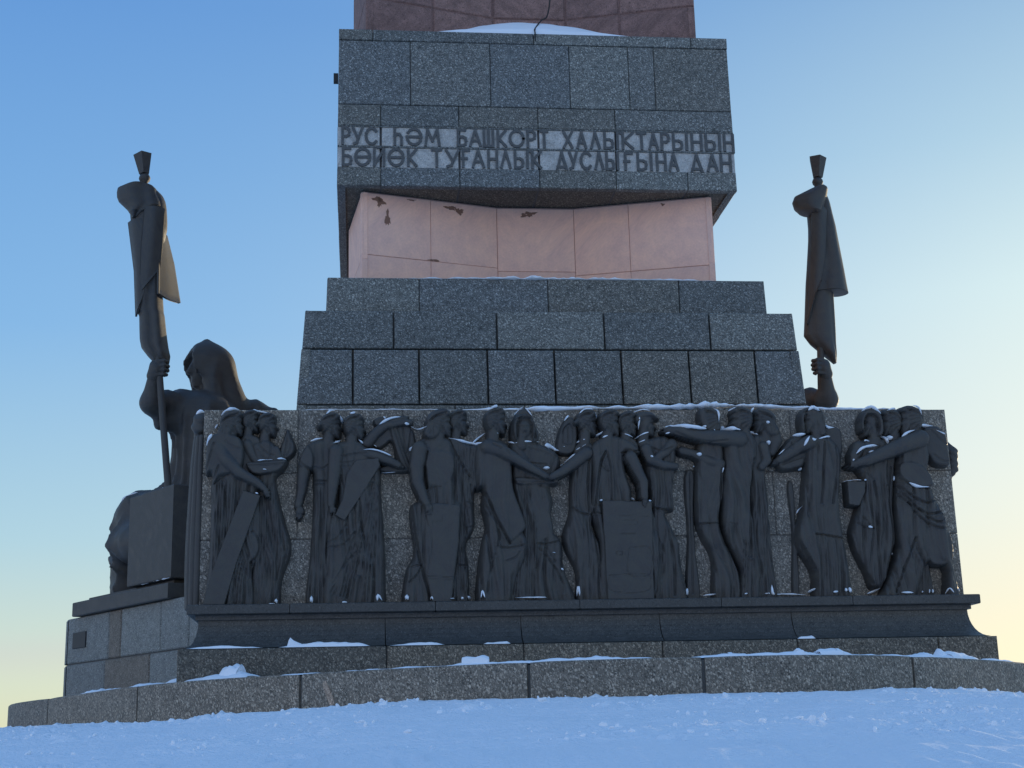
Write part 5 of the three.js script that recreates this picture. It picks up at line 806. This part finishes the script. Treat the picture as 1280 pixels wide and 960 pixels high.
function expand(ops) {                                // heads and hands into basic forms
  const out = [];
  for (const o of ops) {
    if (o[0] === 'h') {
      const u = o[1], v = o[2] - 0.022, s = o[3] * 1.13, dir = o[4], z = o[5], hair = o[6], sg = dir || 1, T = ([x, y]) => V(u + x * s * sg, v + y * s, 0);
      out.push({ k: 'cap', p: [[u - 0.1 * s * sg, v - 0.2 * s, 0.19 * s, z], [u - 0.16 * s * sg, v - 0.78 * s, 0.25 * s, z - 0.02]], q: 0.9 });
      if (dir) {
        out.push({ k: 'pil', P: new THREE.CatmullRomCurve3(profile.map(T), true, 'centripetal').getPoints(120), z: z - 0.01, b: 0.09, R: 0.34 * s });
        const gr = (pts, w, d) => out.push({ k: 'gr', P: pts.map(T), w: w * s, d });
        gr([[.16, .06], [.3, .07]], .035, .018); gr([[.2, .0], [.29, .005]], .03, -.008); gr([[.24, -.235], [.36, -.235]], .022, .012); gr([[.3, -.15], [.34, -.13]], .025, .010); gr([[.28, -.335], [.33, -.335]], .03, .008); gr([[.0, -.32], [.04, -.1], [.1, .0]], .04, .014); gr([[.14, .12], [.31, .13]], .035, -.010); gr([[.1, -.1], [.2, -.2]], .06, .006);
      } else {
        out.push({ k: 'ell', u, v, ru: 0.33 * s, rv: 0.47 * s, rot: 0, z: z - 0.03, h: 0.10 });
        const gr = (pts, w, d) => out.push({ k: 'gr', P: pts.map(T), w: w * s, d });
        for (const e of [-1, 1]) { gr([[e * .07, .05], [e * .22, .05]], .05, .020); gr([[e * .09, .045], [e * .19, .045]], .028, -.010); gr([[e * .06, .12], [e * .24, .12]], .035, -.006); gr([[e * .12, -.12], [e * .15, -.25]], .05, .006); }
        gr([[0, .1], [0, -.1]], .04, -.022); gr([[-.05, -.12], [.05, -.12]], .04, -.012); gr([[-.1, -.235], [.1, -.235]], .022, .012); gr([[-.07, -.27], [.07, -.27]], .03, -.006); gr([[-.06, -.36], [.06, -.36]], .05, -.006);
      }
      if (hair && HAIR[hair]) {
        out.push({ k: 'pil', P: new THREE.CatmullRomCurve3(HAIR[hair].map(T), true, 'centripetal').getPoints(90), z: z + 0.045, b: 0.055, R: 0.16 * s });
        const r = rng(Math.round(Math.abs(u) * 997) + hair); const strand = (a, b, c) => out.push({ k: 'gr', P: new THREE.CatmullRomCurve3([T(a), T(b), T(c)]).getPoints(10), w: .032 * s, d: .016 });
        if (hair <= 3 || hair === 6) for (let i = 0; i < 9; i++) { const a = (70 + i * 17) * D2R, q = r() * .06; strand([.16 - .02 * i, .44 - .012 * i * i], [Math.cos(a) * (.32 + q), Math.sin(a) * .34 + .02], [Math.cos(a + .5) * (hair === 3 ? .58 : .44), Math.sin(a + .55) * .42 - (hair === 3 ? .12 : .02)]); }
        if (hair === 4) for (let i = 0; i < 4; i++) for (const e of [-1, 1]) strand([e * .06, .52 - i * .03], [e * (.28 + .05 * i), .3], [e * (.34 + .045 * i), -.4]);
        if (hair === 5) strand([-.4, .2], [0, .3], [.38, .26]);
      }
    } else if (o[0] === 'n') {
      const [, u, v, ang, s, z] = o, a = ang * D2R, f = [Math.cos(a), Math.sin(a)], n = [-f[1], f[0]], T = (x, y) => [u + (f[0] * x + n[0] * y) * s, v + (f[1] * x + n[1] * y) * s];
      const C = (pts, r0, r1, dz = 0) => { const p = pts.map((q, i) => [...T(...q), lerp(r0, r1, i / (pts.length - 1)) * s, z + dz - 0.012 * i]); out.push({ k: 'cap', p, q: 1 }); };
      C([[-.1, 0], [.4, 0]], .2, .23);
      [[.17, .82], [.06, .95], [-.06, .92], [-.17, .76]].forEach(([y, l], i) => C([[.36, y], [.36 + (l - .36) * .5, y * 1.15], [l, y * 1.05 - .03]], .075, .055, .008 + (i % 2) * .004));
      C([[.1, .2], [.34, .32], [.52, .28]], .085, .06, .01);
    } else if (o[0] === 'b' || o[0] === 'q') out.push({ k: 'pil', P: o[0] === 'b' ? spline2(o[1], true) : sharp2(o[1]), z: o[2] + o[3] * 0.2, b: o[3] * 0.75, R: o[4] * 0.6, flat: o[0] === 'q', fold: o[0] === 'b' && o[4] > 0.09 });
    else if (o[0] === 'c') out.push({ k: 'cap', p: o[1].map(q => [q[0] / 1000, q[1] / 1000, q[2] / 1000, q[3] / 1000]), q: o[2] });
    else if (o[0] === 'e') out.push({ k: 'ell', u: o[1], v: o[2], ru: o[3], rv: o[4], rot: o[5], z: o[6], h: o[7] });
    else if (o[0] === 'g') out.push({ k: 'gr', P: spline2(o[1], false), w: o[2], d: o[3], taper: true });
    else if (o[0] === 'p') { const r = rng(o[5] * 31 + 7), L = sharp2(o[1]), Rr = sharp2(o[2]); out.push({ k: 'pl', L, R: Rr, n: o[3], a: o[4], ph: r() * 6, s: o[5] }); }
  }
  for (const o of out) {                              // bounds
    let b = [1e9, 1e9, -1e9, -1e9]; const ad = (x, y, r) => { b[0] = Math.min(b[0], x - r); b[1] = Math.min(b[1], y - r); b[2] = Math.max(b[2], x + r); b[3] = Math.max(b[3], y + r); };
    if (o.k === 'pil') o.P.forEach(p => ad(p.x, p.y, 0.02)); if (o.k === 'gr') o.P.forEach(p => ad(p.x, p.y, o.w * 2.6)); if (o.k === 'cap') o.p.forEach(p => ad(p[0], p[1], p[2] + 0.01)); if (o.k === 'ell') ad(o.u, o.v, Math.max(o.ru, o.rv)); if (o.k === 'pl') [...o.L, ...o.R].forEach(p => ad(p.x, p.y, 0.01));
    o.bb = b;
  }
  return out;
}
const xAt = (P, y) => { for (let i = 1; i < P.length; i++) if (y >= P[i].y || i === P.length - 1) { const t = (P[i - 1].y - y) / (P[i - 1].y - P[i].y); return lerp(P[i - 1].x, P[i].x, Math.max(0, Math.min(1, t))); } };
const LOW = -0.03;
function foldAt(x, y, s) {                            // cloth: long soft ridges with sharp valleys, stronger in the skirts
  const sw = x * 8 + 1.6 * noi.noise(x * 1.5, y * 0.9, s * 31), n1 = Math.abs(noi.noise(sw, y * 0.75, s * 53)), n2 = Math.abs(noi.noise(sw * 2.3 + y * 1.2, y * 1.4, s * 17 + 4));
  const k = y < 1.45 ? 1 : Math.max(0.45, 1 - (y - 1.45) * 1.6);
  return k * (0.13 * Math.min(n1, 0.36) + 0.06 * Math.min(n2, 0.3) - 0.034);
}
function heights(ops) {
  const E = expand(ops); let b = [1e9, 1e9, -1e9, -1e9];
  for (const o of E) if (o.k !== 'gr' && o.k !== 'pl') b = [Math.min(b[0], o.bb[0]), Math.min(b[1], o.bb[1]), Math.max(b[2], o.bb[2]), Math.max(b[3], o.bb[3])];
  b[1] = Math.max(b[1], 0.0);
  const nx = Math.ceil((b[2] - b[0]) / CELL) + 3, ny = Math.ceil((b[3] - b[1]) / CELL) + 3, H = new Float32Array(nx * ny).fill(LOW), x0 = b[0] - CELL, y0 = b[1] > 0.001 ? b[1] - CELL : 0;
  for (const o of E) {
    const i0 = Math.max(0, Math.floor((o.bb[0] - x0) / CELL)), i1 = Math.min(nx - 1, Math.ceil((o.bb[2] - x0) / CELL)), j0 = Math.max(0, Math.floor((o.bb[1] - y0) / CELL)), j1 = Math.min(ny - 1, Math.ceil((o.bb[3] - y0) / CELL));
    for (let j = j0; j <= j1; j++) for (let i = i0; i <= i1; i++) {
      const x = x0 + i * CELL, y = y0 + j * CELL, q = j * nx + i, h = H[q];
      if (o.k === 'pil') {
        const d = segDist(x, y, o.P, true); if (d < -0.014) continue;
        const e = o.flat ? 0.007 : 0.014, t = Math.max(0, Math.min(1, (d + e * 0.6) / (e * 1.6)));
        const top = o.z + o.b * Math.sin(Math.min(1, Math.max(0, d) / o.R) * Math.PI / 2) + (o.fold ? foldAt(x, y, o.z) : 0), v = lerp(LOW, top, o.flat ? t : Math.sqrt(t));
        if (o.flat) H[q] = Math.max(h, v); else { const k = 0.02, m = Math.max(0, k - Math.abs(h - v)) / k; H[q] = Math.max(h, v) + (h > 0 ? m * m * k * 0.25 : 0); }
      } else if (o.k === 'cap') {
        for (let s = 0; s < o.p.length - 1; s++) {
          const A = o.p[s], B = o.p[s + 1], dx = B[0] - A[0], dy = B[1] - A[1]; let t = ((x - A[0]) * dx + (y - A[1]) * dy) / (dx * dx + dy * dy + 1e-9); t = t < 0 ? 0 : t > 1 ? 1 : t;
          const r = lerp(A[2], B[2], t), d = Math.hypot(x - A[0] - dx * t, y - A[1] - dy * t); if (d >= r) continue;
          const v = lerp(A[3], B[3], t) + o.q * Math.sqrt(r * r - d * d) - (d > r * 0.93 ? (d - r * 0.93) / (r * 0.07) * 0.04 : 0);
          if (v > H[q]) H[q] = v;
        }
      } else if (o.k === 'ell') {
        const c = Math.cos(o.rot * D2R), s = Math.sin(o.rot * D2R), a = ((x - o.u) * c + (y - o.v) * s) / o.ru, e = (-(x - o.u) * s + (y - o.v) * c) / o.rv, r = a * a + e * e; if (r < 1) { const v = o.z + o.h * Math.sqrt(1 - r); if (v > h) H[q] = v; }
      } else if (h > 0.012) {
        if (o.k === 'gr') { const d = segDist(x, y, o.P, false); if (d < o.w * 2.6) { const v = h - o.d * Math.exp(-(d * d) / (o.w * o.w * 0.7)) + (o.taper ? o.d * 0.30 * Math.exp(-((d - o.w * 1.6) ** 2) / (o.w * o.w * 0.5)) : 0); H[q] = Math.max(0.012, v); } }
        else if (o.k === 'pl') {
          if (y > o.L[0].y + 0.02 || y < o.L[o.L.length - 1].y - 0.03) continue;
          const xl = xAt(o.L, y), xr = xAt(o.R, y); let t = (x - xl) / (xr - xl); if (t < -0.02 || t > 1.02) continue;
          t += 0.035 * Math.sin(t * 9 + o.ph) + 0.02 * noi.noise(t * 6, y * 1.6, o.s);
          const fade = Math.min(1, Math.max(0, (o.L[0].y - y) / 0.12 + 0.1)), vary = 0.6 + 0.5 * noi.noise(t * o.n * 0.5, o.s * 3.1, y * 0.6);
          H[q] = Math.max(0.012, h + fade * o.a * vary * (Math.pow(Math.abs(Math.sin(Math.PI * o.n * t + o.ph)), 0.6) - 0.72));
        }
      }
    }
  }
  return { H, nx, ny, x0, y0 };
}
function reliefGeo(F) {
  const { H, nx, ny, x0, y0 } = F, P = [], UV = [], I = [], id = new Int32Array(nx * ny).fill(-1);
  const use = q => { if (id[q] < 0) { id[q] = P.length / 3; const i = q % nx, j = (q - i) / nx, x = x0 + i * CELL, y = y0 + j * CELL; P.push(x, y, H[q] > 0 ? H[q] + 0.005 * noi.noise(x * 7, y * 7, 1) : H[q]); UV.push(x, y); } return id[q]; };
  for (let j = 0; j < ny - 1; j++) for (let i = 0; i < nx - 1; i++) { const q = j * nx + i; if (Math.max(H[q], H[q + 1], H[q + nx], H[q + nx + 1]) <= LOW + 0.004) continue; const a = use(q), b = use(q + 1), c = use(q + nx + 1), d = use(q + nx); I.push(a, b, c, a, c, d); }
  const g = new THREE.BufferGeometry(); g.setAttribute('position', new THREE.Float32BufferAttribute(P, 3)); g.setAttribute('uv', new THREE.Float32BufferAttribute(UV, 2)); g.setIndex(I); g.computeVertexNormals(); return g;
}
const sampleH = (F, x, y) => { const i = Math.round((x - F.x0) / CELL), j = Math.round((y - F.y0) / CELL); return i < 0 || j < 0 || i >= F.nx || j >= F.ny ? LOW : F.H[j * F.nx + i]; };
FIGS.forEach((f, fi) => {
  const t = thing('relief_figure', f.label, 'relief', 'bronze relief figures along the front wall');
  t.position.set(0, 1.234, 0.004);
  const F = heights(f.body), fields = [F], bm = mesh('body', reliefGeo(F), M.bronze, t);
  for (const [name, lab, ops] of f.parts) { const G = heights(ops); fields.push(G); const m = mesh(name, reliefGeo(G), M.bronze, t); if (lab) m.userData.label = lab; }
  f.snow.forEach(([w, pts], k) => {
    const P = []; for (let i = 0; i < pts.length; i += 2) { const x = pts[i] / 1000, y = pts[i + 1] / 1000; let h = 0.02; for (const G of fields) h = Math.max(h, sampleH(G, x, y), sampleH(G, x, y - 0.03)); P.push(V(x, Math.max(0.006, y), Math.min(h, 0.27) + 0.002 + (y < 0.05 ? 0.03 : 0))); }
    if (P.length === 2) P.splice(1, 0, P[0].clone().lerp(P[1], 0.5));
    mesh('snow', snowStrip(P, Math.min(0.06, w * 1.5), w * 0.72, fi * 13 + k, 6), M.snow, bm);
  });
});
// figures carried round the two ends of the wall
{
  const t = thing('relief_figure', 'bronze relief figure turned round the end of the wall beside the tall board', 'relief', 'bronze relief figures along the front wall');
  const sh = new THREE.Shape(); for (let i = 0; i <= 84; i++) { const a = i / 84 * Math.PI, r = 0.17 + 0.028 * Math.pow(Math.abs(Math.sin(a * 8)), 0.6); const p = [-Math.sin(a) * r * 0.95, Math.cos(a) * r * 1.5]; i ? sh.lineTo(...p) : sh.moveTo(...p); }
  const col = new THREE.ExtrudeGeometry(sh, { depth: 2.26, bevelEnabled: true, bevelThickness: 0.03, bevelSize: 0.02, bevelSegments: 2, steps: 12 }); col.rotateX(-Math.PI / 2);
  const cp = col.attributes.position; for (let i = 0; i < cp.count; i++) { const y = cp.getY(i), k = 1 + 0.10 * Math.sin(y * 1.9 + 0.4) - (y > 1.9 ? (y - 1.9) * 0.35 : 0); cp.setX(i, cp.getX(i) * k); } col.translate(-5.165, 0, -0.3); col.computeVertexNormals();
  const hdg = surfaceNets((x, y, z) => { let d = ell(x, y, z, [-5.22, 2.46, -0.27], [0.13, 0.19, 0.16]); d = smin(d, cap(x, y, z, [-5.2, 2.2, -0.28], [-5.21, 2.36, -0.28], 0.09, 0.075), 0.05); return d + 0.012 * Math.sin(y * 40 + z * 20); }, [-5.45, 2.1, -0.55], [-5.0, 2.75, 0.0], 0.018);
  mesh('body', mergeGeometries([col.index ? col.toNonIndexed() : col, hdg.toNonIndexed()].map(g => { for (const k of Object.keys(g.attributes)) if (!['position', 'normal', 'uv'].includes(k)) g.deleteAttribute(k); return g; })), M.bronze, t);
  const s = mesh('snow', snowStrip([V(-5.30, 2.60, -0.3), V(-5.24, 2.655, -0.25), V(-5.18, 2.645, -0.22)], 0.09, 0.045, 8), M.snow, t);
  t.position.set(0, 1.234, 0);
}
{
  const t = thing('relief_figure', 'bronze relief elbow jutting past the end of the wall behind the tunic man', 'relief', 'bronze relief figures along the front wall');
  mesh('body', surfaceNets((x, y, z) => { let d = cap(x, y, z, [5.12, 2.20, -0.12], [5.235, 2.02, -0.10], 0.06, 0.085); d = smin(d, cap(x, y, z, [5.235, 2.02, -0.10], [5.24, 1.80, -0.12], 0.085, 0.075), 0.03); d = smin(d, cap(x, y, z, [5.24, 1.80, -0.12], [5.16, 1.66, -0.14], 0.07, 0.05), 0.03); return d + 0.006 * Math.sin((x * 2 + y * 3) * 22); }, [4.98, 1.5, -0.35], [5.42, 2.38, 0.1], 0.016), M.bronze, t);
  t.position.set(0, 1.234, 0);
}

// ------------------------------------------------------------------ snow lying on ledges
function drift(name, label, list, group) { const t = thing(name, label, 'snow', group); list.forEach(([pts, ru, rv], i) => mesh('snow_patch', snowStrip(pts.map(p => V(...p)), ru, rv, name.length * 3 + i, 8), M.snow, t)); return t; }
drift('snow_cornice', 'long thin snow cornice along the top edge of the relief wall', [[[[-1.9, 3.868, -0.06], [-0.9, 3.872, -0.05], [0.3, 3.89, -0.05], [1.4, 3.91, -0.05], [1.9, 3.93, -0.05], [2.4, 3.92, -0.05], [3.2, 3.89, -0.05], [4.2, 3.872, -0.06]], 0.16, 0.05], [[[2.8, 3.87, -0.05], [4, 3.872, -0.05], [5.1, 3.868, -0.06]], 0.08, 0.018], [[[-3.9, 3.868, -0.05], [-3.0, 3.87, -0.05], [-1.6, 3.868, -0.05]], 0.07, 0.012]]);
drift('snow_strip', 'thin snow line on the top course of the stepped base', [[[[-2.4, 6.80, -3.26], [-0.5, 6.806, -3.25], [1, 6.81, -3.25], [2.9, 6.80, -3.26]], 0.14, 0.03]]);
function heaps(name, label, list, group) { const t = thing(name, label, 'snow', group); list.forEach(([pts, ac, w, h], i) => mesh('snow_patch', snowHeap(pts.map(p => V(...p)), ac, w, h, name.length + i * 3.7), M.snow, t)); return t; }
const flatX = (a, b, n, y, z) => [...Array(n)].map((_, i) => [lerp(a, b, i / (n - 1)), y, z]);
heaps('snow_strip', 'snow crumbs lying in a horizontal step of the dark socle', [[flatX(-4.1, -2.95, 8, 0.66, 0.50), Z, 0.04, 0.07], [flatX(-4.0, -3.78, 4, 0.66, 0.49), Z, 0.04, 0.13], [flatX(-2.7, -2.0, 5, 0.66, 0.505), Z, 0.035, 0.03], [flatX(-1.5, -1.15, 4, 0.66, 0.505), Z, 0.035, 0.035], [flatX(-5.25, -4.3, 6, 0.66, 0.505), Z, 0.035, 0.03], [flatX(2.64, 2.88, 4, 0.66, 0.505), Z, 0.035, 0.04]]);
{
  const K = (x, off = 0.12) => { let b = kerbPts[0], bd = 1e9; for (let i = 0; i < 94; i++) { const d = Math.abs(kerbPts[i].x - x); if (d < bd) { bd = d; b = kerbPts[i]; } } const f = 1 - off / 10; return [b.x * f, 0.25, (b.z + 9) * f - 9]; };
  const rad = p => V(p.x, 0, p.z + 9).normalize(), line = (a, b, n, off = 0.16) => [...Array(n)].map((_, i) => K(lerp(a, b, i / (n - 1)), off));
  heaps('snow_drift', 'wedge of snow lying on the curved kerb in front of the plinth', [[line(-6.3, -4.45, 12, 0.3), rad, 0.26, 0.07], [line(-5.7, -4.5, 8, 0.32), rad, 0.2, 0.11], [line(-5.1, -4.5, 6, 0.34), rad, 0.16, 0.15]], 'snow drifts on the kerb');
  heaps('snow_drift', 'thin uneven snow line on the curved kerb below the dark socle', [[line(-4.3, 0.6, 20), rad, 0.13, 0.04], [line(0.3, 4.0, 18), rad, 0.13, 0.045], [line(-2.1, -1.7, 5), rad, 0.09, 0.09], [line(1.5, 2.5, 8), rad, 0.12, 0.09], [line(0.9, 1.2, 4), rad, 0.08, 0.07]], 'snow drifts on the kerb');
  heaps('snow_drift', 'low snow heap on the curved kerb near the flared end of the socle', [[line(3.2, 4.5, 10, 0.25), rad, 0.2, 0.10], [line(3.8, 4.4, 6, 0.28), rad, 0.15, 0.16], [line(4.4, 5.2, 5, 0.1), rad, 0.08, 0.03]], 'snow drifts on the kerb');
  heaps('snow_drift', 'small snow crumbs on the curved kerb at the rounded plinth nose', [[line(-7.4, -6.9, 5, 0.3), rad, 0.12, 0.08], [line(-6.7, -6.4, 5, 0.2), rad, 0.1, 0.05]], 'snow drifts on the kerb');
}
{                                                    // mound in the recess on top of the band
  const xs = 48, zsn = 16, P = [], UV = [], I = [];
  for (let j = 0; j <= zsn; j++) for (let i = 0; i <= xs; i++) {
    const x = lerp(-2.2, 2.2, i / xs), v = j / zsn, z = lerp(-4.05, -5.12, v), prof = Math.max(0, 1 - Math.pow(Math.abs(x) / 2.15, 2.2));
    P.push(x, 11.606 + (0.06 + 0.74 * Math.pow(v, 0.8)) * prof * (v > 0 ? 1 : 0) + 0.04 * noi.noise(x * 2, z * 3, 2) * prof, z); UV.push(x, z);
    if (i < xs && j < zsn) { const k = j * (xs + 1) + i; I.push(k, k + 1, k + xs + 1, k + 1, k + xs + 2, k + xs + 1); }
  }
  const g = new THREE.BufferGeometry(); g.setAttribute('position', new THREE.Float32BufferAttribute(P, 3)); g.setAttribute('uv', new THREE.Float32BufferAttribute(UV, 2)); g.setIndex(I); g.computeVertexNormals();
  tag(mesh('snow_mound', g, M.snow), 'arched snow mound on top of the inscribed band against the red shaft', 'snow');
  const c = new THREE.CatmullRomCurve3([V(0.42, 13.4, -4.86), V(0.40, 12.75, -4.84), V(0.34, 12.42, -4.86), V(0.2, 12.2, -4.62), V(0.08, 11.95, -4.36), V(0.0, 11.72, -4.08), V(-0.01, 11.6, -3.96), V(-0.01, 11.45, -3.955)]);
  tag(mesh('cable', new THREE.TubeGeometry(c, 60, 0.014, 6), M.bracket), 'thin black cable hanging over the snow mound', 'cable');
}
{                                                    // loose crumbs of crusted snow, far too many to count
  const g = new THREE.IcosahedronGeometry(1, 1), p = g.attributes.position; for (let i = 0; i < p.count; i++) { const k = 1 + 0.35 * noi.noise(p.getX(i) * 2.1, p.getY(i) * 2.1, p.getZ(i) * 2.1); p.setXYZ(i, p.getX(i) * k, p.getY(i) * k * 0.7, p.getZ(i) * k); } g.computeVertexNormals();
  const r = rng(99), N = 1500, im = new THREE.InstancedMesh(g, M.snow, N), m = new THREE.Matrix4(), q = new THREE.Quaternion(); let n = 0, tries = 0;
  while (n < N && tries++ < 60000) { const x = lerp(-9.5, 6.5, r()), z = lerp(0, 9, r()); if (kerbDist(x, z)[0] < 0.15) continue; const cl = fbm(x * 1.3 + 20, 3.3, z * 1.3, 2) + 0.08; if (r() > cl * 3.2 + 0.02) continue; const s = 0.005 + 0.02 * Math.pow(r(), 4); q.setFromEuler(new THREE.Euler(r() * 6, r() * 6, r() * 6)); m.compose(V(x, groundY(x, z) + s * 0.25, z), q, V(s * (1 + r()), s, s * (1 + r()))); im.setMatrixAt(n++, m); }
  im.count = n; im.name = numbered('snow_crumbs'); im.castShadow = im.receiveShadow = true; im.userData = { kind: 'stuff', label: 'loose crumbs of crusted snow over the foreground', category: 'snow' }; scene.add(im);
}
renderer.render(scene, camera);
